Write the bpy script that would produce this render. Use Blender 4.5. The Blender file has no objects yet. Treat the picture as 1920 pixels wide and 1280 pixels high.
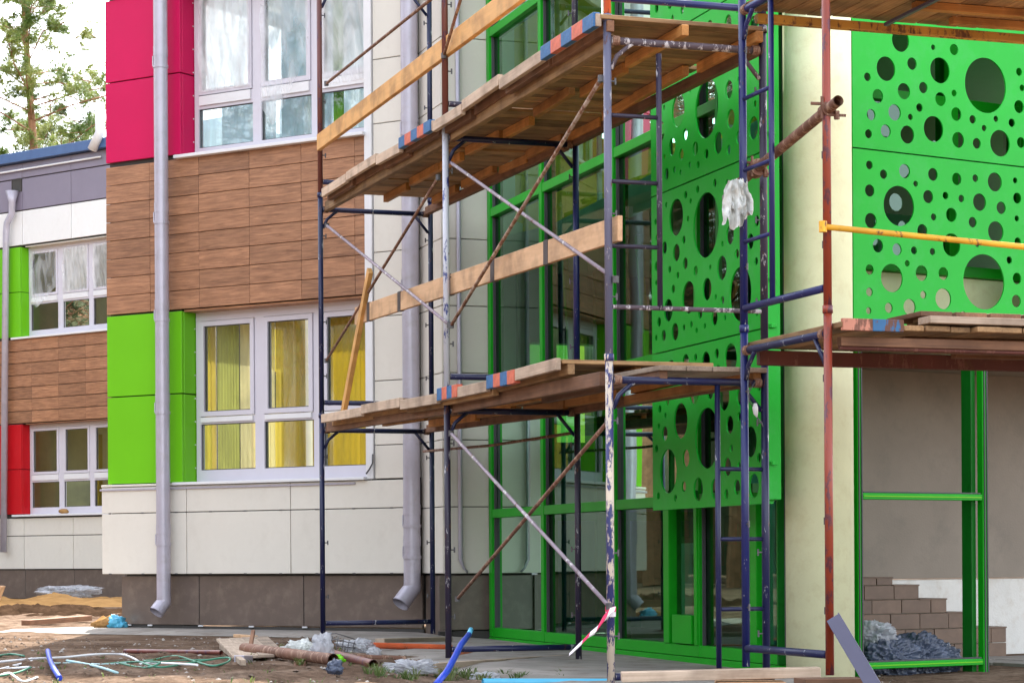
import bpy, bmesh, math, random
from mathutils import Vector, Matrix, noise
random.seed(7)
R = math.radians
scn = bpy.context.scene
col = scn.collection

# ------------------------------------------------------------------ camera
CAM_Z = .71
LENS_PX = 4300.0          # focal length in photo pixels (photo 1920 wide)
ROLL = .006
cd = bpy.data.cameras.new('camera')
cd.sensor_width = 36.0
cd.lens = 36.0 * LENS_PX / 1920.0
cd.shift_y = .2135
cd.clip_start = .1
cd.clip_end = 2000
cam = bpy.data.objects.new('camera', cd)
col.objects.link(cam)
cam.location = (0, 0, CAM_Z)
cam.rotation_euler = (Matrix.Rotation(R(90), 4, 'X') @ Matrix.Rotation(-ROLL, 4, 'Z')).to_euler()
scn.camera = cam

# ------------------------------------------------------------------ sky, sun, exposure
SUN_EL, SUN_AZ = 50.0, -2.0          # azimuth from +Y towards +X
w = bpy.data.worlds.new('World')
scn.world = w
w.use_nodes = True
nt = w.node_tree
bg = nt.nodes['Background']
sky = nt.nodes.new('ShaderNodeTexSky')
sky.sky_type = 'NISHITA'
sky.sun_disc = False
sky.sun_elevation = R(SUN_EL)
sky.sun_rotation = R(SUN_AZ)
sky.air_density = 1.0
sky.dust_density = 1.6
sky.ozone_density = .6
hs = nt.nodes.new('ShaderNodeHueSaturation')
hs.inputs['Saturation'].default_value = .36
nt.links.new(sky.outputs[0], hs.inputs['Color'])
nt.links.new(hs.outputs[0], bg.inputs[0])
bg.inputs[1].default_value = .15
sd = bpy.data.lights.new('sun', 'SUN')
sd.energy = 2.6
sd.angle = R(.5)
sd.color = (1, .95, .86)
sun = bpy.data.objects.new('sun', sd)
col.objects.link(sun)
sv = Vector((math.sin(R(SUN_AZ)) * math.cos(R(SUN_EL)), math.cos(R(SUN_AZ)) * math.cos(R(SUN_EL)), math.sin(R(SUN_EL))))
sun.rotation_euler = (-sv).to_track_quat('-Z', 'Y').to_euler()
sun.location = (0, 0, 40)
scn.view_settings.view_transform = 'Standard'
scn.view_settings.look = 'None'
scn.view_settings.gamma = 1
scn.view_settings.exposure = 2.42

# ------------------------------------------------------------------ materials
MATS = {}
def nodes(name):
    m = bpy.data.materials.new(name)
    m.use_nodes = True
    t = m.node_tree
    b = t.nodes['Principled BSDF']
    return m, t, b
def N(t, typ, **kw):
    n = t.nodes.new(typ)
    for k, v in kw.items():
        if k in n.inputs: n.inputs[k].default_value = v
        else: setattr(n, k, v)
    return n
def ramp(t, stops):
    r = t.nodes.new('ShaderNodeValToRGB')
    e = r.color_ramp.elements
    while len(e) < len(stops): e.new(.5)
    for x, (p, c) in zip(e, stops):
        x.position = p
        x.color = (*c, 1) if len(c) == 3 else c
    return r
def coords(t, scale=(1, 1, 1), kind='Object'):
    tc = t.nodes.new('ShaderNodeTexCoord')
    mp = t.nodes.new('ShaderNodeMapping')
    mp.inputs['Scale'].default_value = scale
    t.links.new(tc.outputs[kind], mp.inputs[0])
    return mp
def shade(c, k): return tuple(max(0, min(1, x * k)) for x in c)

def plain(name, c, rough=.5, var=.08, scale=6, bump=0, metal=0, spec=.5, bscale=60, rnd=0.0, dirt=None, dirt_amt=.5):
    m, t, b = nodes(name)
    mp = coords(t)
    n = N(t, 'ShaderNodeTexNoise', Scale=scale, Detail=6, Roughness=.6)
    t.links.new(mp.outputs[0], n.inputs['Vector'])
    r = ramp(t, [(.3, shade(c, 1 - var)), (.7, shade(c, 1 + var))])
    t.links.new(n.outputs[0], r.inputs[0])
    out = r.outputs[0]
    if dirt:
        n3 = N(t, 'ShaderNodeTexNoise', Scale=scale * 2.3, Detail=8, Roughness=.7)
        t.links.new(mp.outputs[0], n3.inputs['Vector'])
        r3 = ramp(t, [(.5, (0, 0, 0)), (.75, (dirt_amt,) * 3)])
        t.links.new(n3.outputs[0], r3.inputs[0])
        mx = N(t, 'ShaderNodeMixRGB')
        mx.inputs[2].default_value = (*dirt, 1)
        t.links.new(r3.outputs[0], mx.inputs[0]); t.links.new(out, mx.inputs[1])
        out = mx.outputs[0]
    if rnd:
        oi = t.nodes.new('ShaderNodeObjectInfo')
        mr = N(t, 'ShaderNodeMapRange')
        mr.inputs[3].default_value = 1 - rnd; mr.inputs[4].default_value = 1 + rnd
        t.links.new(oi.outputs['Random'], mr.inputs[0])
        hv = N(t, 'ShaderNodeHueSaturation')
        t.links.new(mr.outputs[0], hv.inputs['Value'])
        t.links.new(out, hv.inputs['Color'])
        out = hv.outputs[0]
    t.links.new(out, b.inputs['Base Color'])
    b.inputs['Roughness'].default_value = rough
    b.inputs['Metallic'].default_value = metal
    b.inputs['Specular IOR Level'].default_value = spec
    if bump:
        n2 = N(t, 'ShaderNodeTexNoise', Scale=bscale, Detail=6)
        t.links.new(mp.outputs[0], n2.inputs['Vector'])
        bp = N(t, 'ShaderNodeBump', Strength=bump, Distance=.01)
        t.links.new(n2.outputs[0], bp.inputs['Height'])
        t.links.new(bp.outputs[0], b.inputs['Normal'])
    return m

def timber(name, c1, c2, rough=.75, rnd=.25, knots=True, along=(1.2, 30, 30), bump=.25):
    m, t, b = nodes(name)
    oi = t.nodes.new('ShaderNodeObjectInfo')
    tc = t.nodes.new('ShaderNodeTexCoord')
    ad = N(t, 'ShaderNodeVectorMath', operation='ADD')
    sc = N(t, 'ShaderNodeVectorMath', operation='SCALE')
    cmb = N(t, 'ShaderNodeCombineXYZ')
    for k in range(3): t.links.new(oi.outputs['Random'], cmb.inputs[k])
    t.links.new(cmb.outputs[0], sc.inputs[0]); sc.inputs['Scale'].default_value = 37
    t.links.new(tc.outputs['Object'], ad.inputs[0]); t.links.new(sc.outputs[0], ad.inputs[1])
    mp = N(t, 'ShaderNodeMapping'); mp.inputs['Scale'].default_value = along
    t.links.new(ad.outputs[0], mp.inputs[0])
    n = N(t, 'ShaderNodeTexNoise', Scale=2.2, Detail=8, Roughness=.65, Distortion=.6)
    t.links.new(mp.outputs[0], n.inputs['Vector'])
    r = ramp(t, [(.25, c2), (.5, tuple((a + q) / 2 for a, q in zip(c1, c2))), (.72, c1)])
    t.links.new(n.outputs[0], r.inputs[0])
    out = r.outputs[0]
    n2 = N(t, 'ShaderNodeTexNoise', Scale=5, Detail=5)
    t.links.new(ad.outputs[0], n2.inputs['Vector'])
    r2 = ramp(t, [(.32, (.45, .42, .4)), (.55, (1, 1, 1))])
    t.links.new(n2.outputs[0], r2.inputs[0])
    mx = N(t, 'ShaderNodeMixRGB', blend_type='MULTIPLY'); mx.inputs[0].default_value = .7 if knots else .2
    t.links.new(out, mx.inputs[1]); t.links.new(r2.outputs[0], mx.inputs[2])
    mr = N(t, 'ShaderNodeMapRange'); mr.inputs[3].default_value = 1 - rnd; mr.inputs[4].default_value = 1 + rnd
    t.links.new(oi.outputs['Random'], mr.inputs[0])
    hv = N(t, 'ShaderNodeHueSaturation')
    t.links.new(mr.outputs[0], hv.inputs['Value']); t.links.new(mx.outputs[0], hv.inputs['Color'])
    t.links.new(hv.outputs[0], b.inputs['Base Color'])
    b.inputs['Roughness'].default_value = rough
    bp = N(t, 'ShaderNodeBump', Strength=bump, Distance=.004)
    t.links.new(n.outputs[0], bp.inputs['Height']); t.links.new(bp.outputs[0], b.inputs['Normal'])
    return m

def worn(name, c, chip, amt=.5, rough=.45, rust=(.12, .045, .02), rust_amt=.35):
    """painted tube: paint with splashes of chip colour and rust"""
    m, t, b = nodes(name)
    mp = coords(t, (1, 1, .35))
    n = N(t, 'ShaderNodeTexNoise', Scale=16, Detail=9, Roughness=.72)
    t.links.new(mp.outputs[0], n.inputs['Vector'])
    r = ramp(t, [(.56 - .12 * amt, (0, 0, 0)), (.585 - .12 * amt, (1, 1, 1))])
    t.links.new(n.outputs[0], r.inputs[0])
    mp2 = coords(t, (1, 1, .5))
    n2 = N(t, 'ShaderNodeTexNoise', Scale=17, Detail=9, Roughness=.7)
    t.links.new(mp2.outputs[0], n2.inputs['Vector'])
    r2 = ramp(t, [(.62 - .12 * rust_amt, (0, 0, 0)), (.68 - .1 * rust_amt, (1, 1, 1))])
    t.links.new(n2.outputs[0], r2.inputs[0])
    n4 = N(t, 'ShaderNodeTexNoise', Scale=2.5, Detail=3)
    t.links.new(mp.outputs[0], n4.inputs['Vector'])
    r4 = ramp(t, [(.3, shade(c, .7)), (.7, shade(c, 1.25))])
    t.links.new(n4.outputs[0], r4.inputs[0])
    m1 = N(t, 'ShaderNodeMixRGB'); m1.inputs[2].default_value = (*chip, 1)
    t.links.new(r.outputs[0], m1.inputs[0]); t.links.new(r4.outputs[0], m1.inputs[1])
    m2 = N(t, 'ShaderNodeMixRGB'); m2.inputs[2].default_value = (*rust, 1)
    t.links.new(r2.outputs[0], m2.inputs[0]); t.links.new(m1.outputs[0], m2.inputs[1])
    t.links.new(m2.outputs[0], b.inputs['Base Color'])
    b.inputs['Roughness'].default_value = rough
    bp = N(t, 'ShaderNodeBump', Strength=.35, Distance=.003)
    t.links.new(r.outputs[0], bp.inputs['Height']); t.links.new(bp.outputs[0], b.inputs['Normal'])
    return m

def glass(name, tint, ior=1.5, boost=0.0, gtint=(1, 1, 1)):
    m = bpy.data.materials.new(name); m.use_nodes = True
    t = m.node_tree
    t.nodes.remove(t.nodes['Principled BSDF'])
    o = t.nodes['Material Output']
    tr = N(t, 'ShaderNodeBsdfTransparent'); tr.inputs[0].default_value = (*tint, 1)
    gl = N(t, 'ShaderNodeBsdfGlossy'); gl.inputs[0].default_value = (*gtint, 1); gl.inputs['Roughness'].default_value = .012
    mp = coords(t)
    nz = N(t, 'ShaderNodeTexNoise', Scale=1.3, Detail=1)
    t.links.new(mp.outputs[0], nz.inputs['Vector'])
    bp = N(t, 'ShaderNodeBump', Strength=.05, Distance=.02)
    t.links.new(nz.outputs[0], bp.inputs['Height']); t.links.new(bp.outputs[0], gl.inputs['Normal'])
    fr = N(t, 'ShaderNodeFresnel', IOR=ior)
    ad = N(t, 'ShaderNodeMath', operation='ADD', use_clamp=True); ad.inputs[1].default_value = boost
    t.links.new(fr.outputs[0], ad.inputs[0])
    mx = N(t, 'ShaderNodeMixShader')
    t.links.new(ad.outputs[0], mx.inputs[0]); t.links.new(tr.outputs[0], mx.inputs[1]); t.links.new(gl.outputs[0], mx.inputs[2])
    t.links.new(mx.outputs[0], o.inputs[0])
    return m

def film(name, c, alpha=.5, scale=9):
    m = bpy.data.materials.new(name); m.use_nodes = True
    t = m.node_tree; b = t.nodes['Principled BSDF']; o = t.nodes['Material Output']
    b.inputs['Base Color'].default_value = (*c, 1); b.inputs['Roughness'].default_value = .28
    tr = N(t, 'ShaderNodeBsdfTransparent')
    tl = N(t, 'ShaderNodeBsdfTranslucent'); tl.inputs[0].default_value = (*c, 1)
    ms = N(t, 'ShaderNodeMixShader'); ms.inputs[0].default_value = .35
    t.links.new(b.outputs[0], ms.inputs[1]); t.links.new(tl.outputs[0], ms.inputs[2])
    mp = coords(t, (1.4, 1.4, .45))
    n = N(t, 'ShaderNodeTexNoise', Scale=scale, Detail=4, Roughness=.5, Distortion=1.2)
    t.links.new(mp.outputs[0], n.inputs['Vector'])
    r = ramp(t, [(.3, (max(0, alpha - .3),) * 3), (.7, (min(1, alpha + .3),) * 3)])
    t.links.new(n.outputs[0], r.inputs[0])
    bp = N(t, 'ShaderNodeBump', Strength=.25, Distance=.02)
    t.links.new(n.outputs[0], bp.inputs['Height']); t.links.new(bp.outputs[0], b.inputs['Normal'])
    mx = N(t, 'ShaderNodeMixShader')
    t.links.new(r.outputs[0], mx.inputs[0]); t.links.new(tr.outputs[0], mx.inputs[1]); t.links.new(ms.outputs[0], mx.inputs[2])
    t.links.new(mx.outputs[0], o.inputs[0])
    return m

def leaf(name, c1, c2):
    m, t, b = nodes(name)
    mp = coords(t)
    n = N(t, 'ShaderNodeTexNoise', Scale=1.1, Detail=3)
    t.links.new(mp.outputs[0], n.inputs['Vector'])
    r = ramp(t, [(.35, c1), (.65, c2)])
    t.links.new(n.outputs[0], r.inputs[0])
    t.links.new(r.outputs[0], b.inputs['Base Color'])
    b.inputs['Roughness'].default_value = .6
    tl = N(t, 'ShaderNodeBsdfTranslucent')
    t.links.new(r.outputs[0], tl.inputs[0])
    mx = N(t, 'ShaderNodeMixShader'); mx.inputs[0].default_value = .4
    t.links.new(b.outputs[0], mx.inputs[1]); t.links.new(tl.outputs[0], mx.inputs[2])
    t.links.new(mx.outputs[0], t.nodes['Material Output'].inputs[0])
    return m

def ground_mat():
    m, t, b = nodes('dirt_ground')
    mp = coords(t)
    n = N(t, 'ShaderNodeTexNoise', Scale=1.1, Detail=10, Roughness=.68)
    n2 = N(t, 'ShaderNodeTexNoise', Scale=9, Detail=12, Roughness=.8)
    n3 = N(t, 'ShaderNodeTexVoronoi', Scale=38)
    for q in (n, n2, n3): t.links.new(mp.outputs[0], q.inputs['Vector'])
    r = ramp(t, [(.3, (.085, .056, .04)), (.5, (.185, .133, .10)), (.7, (.31, .24, .19))])
    t.links.new(n.outputs[0], r.inputs[0])
    r2 = ramp(t, [(.36, (.35, .32, .30)), (.6, (1.1, 1.05, 1.0))])
    t.links.new(n2.outputs[0], r2.inputs[0])
    mx = N(t, 'ShaderNodeMixRGB', blend_type='MULTIPLY'); mx.inputs[0].default_value = .85
    t.links.new(r.outputs[0], mx.inputs[1]); t.links.new(r2.outputs[0], mx.inputs[2])
    r3 = ramp(t, [(.0, (1, 1, 1)), (.18, (.0, .0, .0))])
    t.links.new(n3.outputs[0], r3.inputs[0])
    n5 = N(t, 'ShaderNodeTexNoise', Scale=4)
    t.links.new(mp.outputs[0], n5.inputs['Vector'])
    r5 = ramp(t, [(.52, (0, 0, 0)), (.62, (.7, .7, .7))])
    t.links.new(n5.outputs[0], r5.inputs[0])
    mm = N(t, 'ShaderNodeMixRGB', blend_type='MULTIPLY'); mm.inputs[0].default_value = 1
    t.links.new(r3.outputs[0], mm.inputs[1]); t.links.new(r5.outputs[0], mm.inputs[2])
    m3 = N(t, 'ShaderNodeMixRGB'); m3.inputs[2].default_value = (.36, .32, .28, 1)
    t.links.new(mm.outputs[0], m3.inputs[0]); t.links.new(mx.outputs[0], m3.inputs[1])
    t.links.new(m3.outputs[0], b.inputs['Base Color'])
    b.inputs['Roughness'].default_value = .95
    b.inputs['Specular IOR Level'].default_value = .0
    bp = N(t, 'ShaderNodeBump', Strength=.9, Distance=.03)
    t.links.new(n2.outputs[0], bp.inputs['Height']); t.links.new(bp.outputs[0], b.inputs['Normal'])
    return m

M = dict(
    ground=ground_mat(),
    sand=plain('sand', (.34, .19, .075), .95, .25, 3, .5, bscale=30, spec=0),
    clod=plain('dry_clod', (.14, .098, .072), .95, .3, 5, .6),
    soil=plain('dark_soil', (.04, .024, .015), 1.0, .5, 5, 1.0, bscale=25, spec=0),
    concrete=plain('concrete_slab', (.25, .225, .20), .9, .3, 1.6, .5, dirt=(.13, .092, .066), dirt_amt=1.0),
    beige=plain('beige_panel_paint', (.70, .66, .585), .4, .035, 2, .02, spec=.3, rnd=.02, dirt=(.50, .45, .38), dirt_amt=.22),
    white_panel=plain('white_panel_paint', (.80, .79, .77), .4, .03, 2, rnd=.02, dirt=(.6, .57, .52), dirt_amt=.2),
    trim=plain('pale_trim', (.74, .73, .74), .4, .03),
    grey_panel=plain('grey_mauve_panel', (.22, .19, .25), .35, .05, 2),
    plinth=plain('brown_grey_plinth_panel', (.135, .10, .083), .38, .14, 3, dirt=(.22, .17, .135), dirt_amt=.75),
    red=plain('crimson_panel', (.58, .004, .085), .4, .04, 2, spec=.22),
    red2=plain('red_panel', (.50, .006, .012), .4, .04, 2, spec=.25),
    lime=plain('lime_panel', (.15, .50, .010), .35, .03, 2, spec=.25),
    green=plain('green_frame_paint', (.007, .33, .009), .4, .06, 5, spec=.25),
    screen=plain('green_screen_sheet', (.010, .42, .028), .36, .06, 1.5, spec=.22, dirt=(.06, .42, .10), dirt_amt=.5),
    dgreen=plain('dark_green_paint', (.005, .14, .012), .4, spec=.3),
    tile_wood=timber('wood_print_tile', (.50, .245, .125), (.16, .065, .03), .5, .17, False, (1.6, 1, 22), .06),
    core=plain('dark_substructure', (.06, .055, .05), .9),
    roof_blue=plain('blue_roof_edge', (.06, .12, .27), .4),
    teal=plain('teal_interior_paint', (.06, .30, .18), .6),
    pvc=plain('window_frame_pvc', (.62, .59, .65), .3, .02),
    pvc_shadow=plain('window_gasket', (.06, .06, .065), .6),  # dark colour of gaskets and thin frame strips
    pipe=plain('lilac_grey_pipe_paint', (.45, .42, .49), .3, .08, 4, 0, .15, dirt=(.33, .29, .28), dirt_amt=.5),
    clip=plain('dull_clip_metal', (.10, .095, .10), .5, .2, 20, 0, .4),
    glass=glass('window_glass', (.90, .93, .88), 1.5, .03),
    cglass=glass('green_tinted_glass', (.27, .58, .42), 1.6, .03, (.66, .92, .78)),
    film=film('plastic_film', (.95, .95, .95), .55, 3),
    film2=film('thin_plastic_film', (.93, .95, .97), .3, 3),
    blind=plain('pale_blue_sheet', (.60, .76, .84), .6, .08, 3),
    room_yellow=plain('yellow_room_paint', (.74, .56, .05), .7, .06),
    room_cream=plain('cream_room_paint', (.72, .66, .42), .7, .05),
    room_green=plain('green_room_paint', (.22, .45, .03), .7, .1),
    room_white=plain('white_room_paint', (.76, .77, .75), .7, .03),
    floor_in=plain('interior_floor', (.25, .2, .16), .6),
    column=plain('pale_lime_plaster', (.84, .85, .55), .8, .05, 4, .12, bscale=90, dirt=(.70, .66, .38), dirt_amt=.65),
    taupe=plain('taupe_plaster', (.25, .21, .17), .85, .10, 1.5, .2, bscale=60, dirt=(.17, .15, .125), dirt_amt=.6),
    whitewash=plain('white_base_plaster', (.66, .64, .60), .9, .06, 4, .3, dirt=(.45, .36, .27), dirt_amt=.5),
    brick=timber('brown_step_tile', (.16, .095, .06), (.11, .064, .04), .5, .14, False, (6, 6, 6), .1),
    grout=plain('tile_grout', (.33, .29, .24), .9),
    navy=worn('navy_tube_paint', (.009, .012, .062), (.5, .5, .52), -.35, .4, rust_amt=.1),
    blue=worn('blue_tube_paint', (.010, .015, .105), (.6, .6, .6), -.45, .38, rust_amt=.0),
    dkblue=worn('dark_tube_paint', (.028, .02, .045), (.5, .48, .5), -.2, .45, rust_amt=.3),
    white_blue=worn('peeling_white_tube_paint', (.62, .64, .72), (.05, .07, .25), .1, .5, rust_amt=.0),
    cream_blue=worn('peeling_cream_tube_paint', (.70, .58, .46), (.03, .035, .14), .6, .5, rust_amt=.1),
    slate=worn('slate_blue_tube_paint', (.13, .13, .20), (.45, .42, .42), -.3, .5, rust_amt=.2),
    redbrown=worn('red_brown_tube_paint', (.15, .04, .03), (.07, .02, .05), .0, .45, rust_amt=.3),
    red_or=worn('orange_red_tube_paint', (.28, .042, .018), (.11, .028, .04), .2, .4, rust_amt=.1),
    orange=worn('orange_tube_paint', (.70, .13, .045), (.25, .08, .05), -.3, .45, rust_amt=.2),
    rusty=worn('rusty_tube', (.17, .075, .045), (.30, .18, .12), .3, .7, rust_amt=.6),
    pale_rust=worn('spattered_brace_tube', (.36, .26, .20), (.20, .09, .05), .6, .7, rust_amt=.3),
    mauve=worn('spattered_mauve_brace', (.28, .22, .26), (.55, .52, .5), -.1, .6, rust_amt=.3),
    yellow=worn('yellow_rail_paint', (.80, .40, .02), (.25, .10, .03), -.25, .5, rust_amt=.3),
    ybeam=worn('yellow_beam_paint', (.55, .29, .05), (.22, .10, .04), .1, .6, rust_amt=.7),
    rbeam=worn('red_brown_beam_paint', (.13, .035, .025), (.20, .08, .055), .0, .65, rust_amt=.5),
    splash=worn('spattered_bar', (.10, .07, .085), (.55, .5, .5), .25, .6, rust_amt=.3),
    board=timber('weathered_board', (.46, .275, .125), (.19, .098, .042), .8, .38),
    board_pale=timber('pale_board_edge', (.62, .47, .35), (.42, .30, .21), .8, .18),
    batten=timber('orange_batten', (.62, .29, .08), (.36, .15, .04), .75, .3),
    dark_timber=timber('dark_timber', (.25, .12, .06), (.12, .055, .03), .8, .25),
    new_wood=timber('fresh_pine', (.72, .40, .14), (.58, .29, .085), .6, .08, True, (1.2, 12, 12), .1),
    mid_wood=timber('sawn_pine', (.70, .44, .25), (.52, .30, .15), .65, .08, True, (1.2, 12, 12), .1),
    grey_wood=timber('grey_dry_timber', (.46, .36, .27), (.28, .21, .155), .85, .2),
    tblue2=worn('faded_blue_paint', (.03, .12, .26), (.12, .05, .035), .3, .7, rust_amt=.5), torange2=worn('faded_orange_paint', (.50, .20, .13), (.20, .08, .05), .3, .7, rust_amt=.4),
    tblue=plain('blue_warning_paint', (.02, .12, .30), .6, .25, 25, dirt=(.2, .2, .22), dirt_amt=.5),
    torange=plain('orange_warning_paint', (.60, .13, .07), .6, .25, 25, dirt=(.3, .2, .15), dirt_amt=.5),
    black=plain('black_tape', (.05, .035, .035), .5),
    rag=plain('white_rag', (.62, .63, .60), .85, .25, 12, .5),
    plastic=film('crumpled_plastic', (.62, .63, .67), .62, 6),
    dark_plastic=plain('dark_blue_grey_plastic', (.055, .07, .11), .32, .35, 8),
    hose=plain('blue_hose', (.012, .05, .45), .4),
    sun_yellow=film('golden_curtain', (.34, .235, .012), .97, 3), sun_green=film('green_curtain', (.13, .20, .012), .97, 3),  # translucent films for sheets added to glow in the rooms
    cur_yellow=film('yellow_curtain', (.62, .48, .07), .95, 3), cur_olive=film('olive_curtain', (.42, .44, .12), .95, 3), cur_cream=film('cream_curtain', (.72, .66, .36), .95, 3), cur_pale=film('pale_curtain', (.50, .68, .82), .95, 3),
    ltblue=plain('light_blue_pipe', (.10, .45, .66), .4, .08),
    white_cable=plain('white_cable', (.75, .76, .78), .5),
    cyan_cable=plain('pale_cyan_cable', (.40, .60, .62), .5),
    green_wire=plain('green_wire', (.05, .22, .14), .5),
    tape_w=plain('white_tape', (.85, .78, .80), .5, .05),
    tape_r=plain('red_tape', (.75, .03, .12), .5, .05),
    profile=plain('mauve_metal_profile', (.085, .08, .13), .45, .05),
    pine1=leaf('pine_needles', (.13, .22, .035), (.36, .40, .09)),
    pine2=leaf('dark_pine_needles', (.03, .07, .025), (.09, .13, .04)),
    bark=plain('orange_pine_bark', (.34, .17, .09), .9, .3, 6, .5, bscale=25),
    hillside=plain('wooded_hillside', (.045, .05, .02), .95, .6, .6, .5, bscale=3),  # dark tone of the bank added behind the mirrored wood
    grass=leaf('weed_leaf', (.07, .12, .03), (.14, .17, .05)),
    stone=plain('broken_stone', (.42, .38, .34), .9, .2, 8, .3, rnd=.3),
)

# ------------------------------------------------------------------ object helpers
WM = {}
def link(o, parent=None, mw=None):
    col.objects.link(o)
    mw = mw or Matrix.Identity(4)
    WM[o.name] = mw
    if parent:
        o.parent = parent
        o.matrix_basis = WM[parent.name].inverted() @ mw
    else:
        o.matrix_basis = mw
    return o
def tag(o, label=None, cat=None, group=None, kind=None):
    if label: o['label'] = label
    if cat: o['category'] = cat
    if group: o['group'] = group
    if kind: o['kind'] = kind
    return o
def thing(name, label, cat, loc=(0, 0, 0), group=None):
    o = bpy.data.objects.new(name, None)
    o.empty_display_size = .2
    link(o, None, Matrix.Translation(loc))
    return tag(o, label, cat, group)

class MB:
    def __init__(s): s.v = []; s.f = []; s.m = []; s.k = 0
    def mat(s, k): s.k = k; return s
    def add(s, vs, fs):
        b = len(s.v); s.v += [Vector(q) for q in vs]
        for q in fs: s.f.append([b + i for i in q]); s.m.append(s.k)
        return s
    def hexa(s, c):     # 8 corners: bottom 4, top 4
        return s.add(c, [(0, 3, 2, 1), (4, 5, 6, 7), (0, 1, 5, 4), (1, 2, 6, 5), (2, 3, 7, 6), (3, 0, 4, 7)])
    def tube(s, pts, r, n=10, cap=True, hollow=False):
        pts = [Vector(p) for p in pts]
        rr = r if isinstance(r, (list, tuple)) else [r] * len(pts)
        rings = []; up = None
        for i, p in enumerate(pts):
            d = (pts[min(i + 1, len(pts) - 1)] - pts[max(i - 1, 0)]).normalized()
            if up is None:
                up = Vector((0, 0, 1)) if abs(d.z) < .9 else Vector((1, 0, 0))
            a = (up - d * up.dot(d)).normalized(); b = d.cross(a); up = a
            rings.append([p + (a * math.cos(2 * math.pi * k / n) + b * math.sin(2 * math.pi * k / n)) * rr[i] for k in range(n)])
        vs = [q for g in rings for q in g]; fs = []
        for i in range(len(pts) - 1):
            for k in range(n):
                fs.append((i * n + k, i * n + (k + 1) % n, (i + 1) * n + (k + 1) % n, (i + 1) * n + k))
        if cap:
            fs.append(tuple(range(n))[::-1]); fs.append(tuple((len(pts) - 1) * n + k for k in range(n)))
        return s.add(vs, fs)
    def build(s, name, mats, parent=None, smooth=False, mw=None, recalc=True):
        me = bpy.data.meshes.new(name)
        base = mw or (WM[parent.name] if parent else Matrix.Identity(4))
        inv = base.inverted()
        me.from_pydata([inv @ q for q in s.v], [], s.f)
        for m in (mats if isinstance(mats, (list, tuple)) else [mats]): me.materials.append(m)
        me.polygons.foreach_set('material_index', s.m)
        if recalc:
            bm = bmesh.new(); bm.from_mesh(me); bmesh.ops.recalc_face_normals(bm, faces=bm.faces[:]); bm.to_mesh(me); bm.free()
        if smooth:
            for p in me.polygons: p.use_smooth = len(p.vertices) <= 4
        me.update()
        o = bpy.data.objects.new(name, me)
        return link(o, parent, base)

BOX = {}
def box_mesh(L, Wd, H, mat, ch=.003):
    k = (round(L, 3), round(Wd, 3), round(H, 3), mat.name, ch)
    if k in BOX: return BOX[k]
    x, y, z = L / 2, Wd / 2, H / 2
    c = min(ch, x * .3, y * .3, z * .3)
    me = bpy.data.meshes.new('piece')
    bm = bmesh.new()
    bmesh.ops.create_cube(bm, size=1)
    for v in bm.verts: v.co = Vector((v.co.x * L, v.co.y * Wd, v.co.z * H))
    bmesh.ops.bevel(bm, geom=bm.edges[:], offset=c, segments=1, affect='EDGES')
    bm.to_mesh(me); bm.free()
    me.materials.append(mat)
    BOX[k] = me
    return me
def put(name, me, parent, mw):
    o = bpy.data.objects.new(name, me)
    return link(o, parent, mw)
def bar(name, p0, p1, wd, ht, mat, parent=None, up=(0, 0, 1), roll=0, ch=.003):
    """square timber from p0 to p1: ht along up, wd across"""
    p0, p1 = Vector(p0), Vector(p1)
    d = (p1 - p0); L = d.length; d.normalize()
    u = Vector(up); u = (u - d * u.dot(d)).normalized()
    y = u.cross(d)
    mw = Matrix(((d.x, y.x, u.x, 0), (d.y, y.y, u.y, 0), (d.z, y.z, u.z, 0), (0, 0, 0, 1)))
    mw = Matrix.Translation((p0 + p1) / 2) @ mw @ Matrix.Rotation(roll, 4, 'X')
    return put(name, box_mesh(L, wd, ht, mat, ch), parent, mw)
def rod(name, pts, r, mat, parent=None, n=10, smooth=True):
    pts = [Vector(p) for p in pts]
    mb = MB(); mb.tube(pts, r, n)
    mw = Matrix.Translation(pts[0])
    return mb.build(name, mat, parent, smooth, mw)

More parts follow.
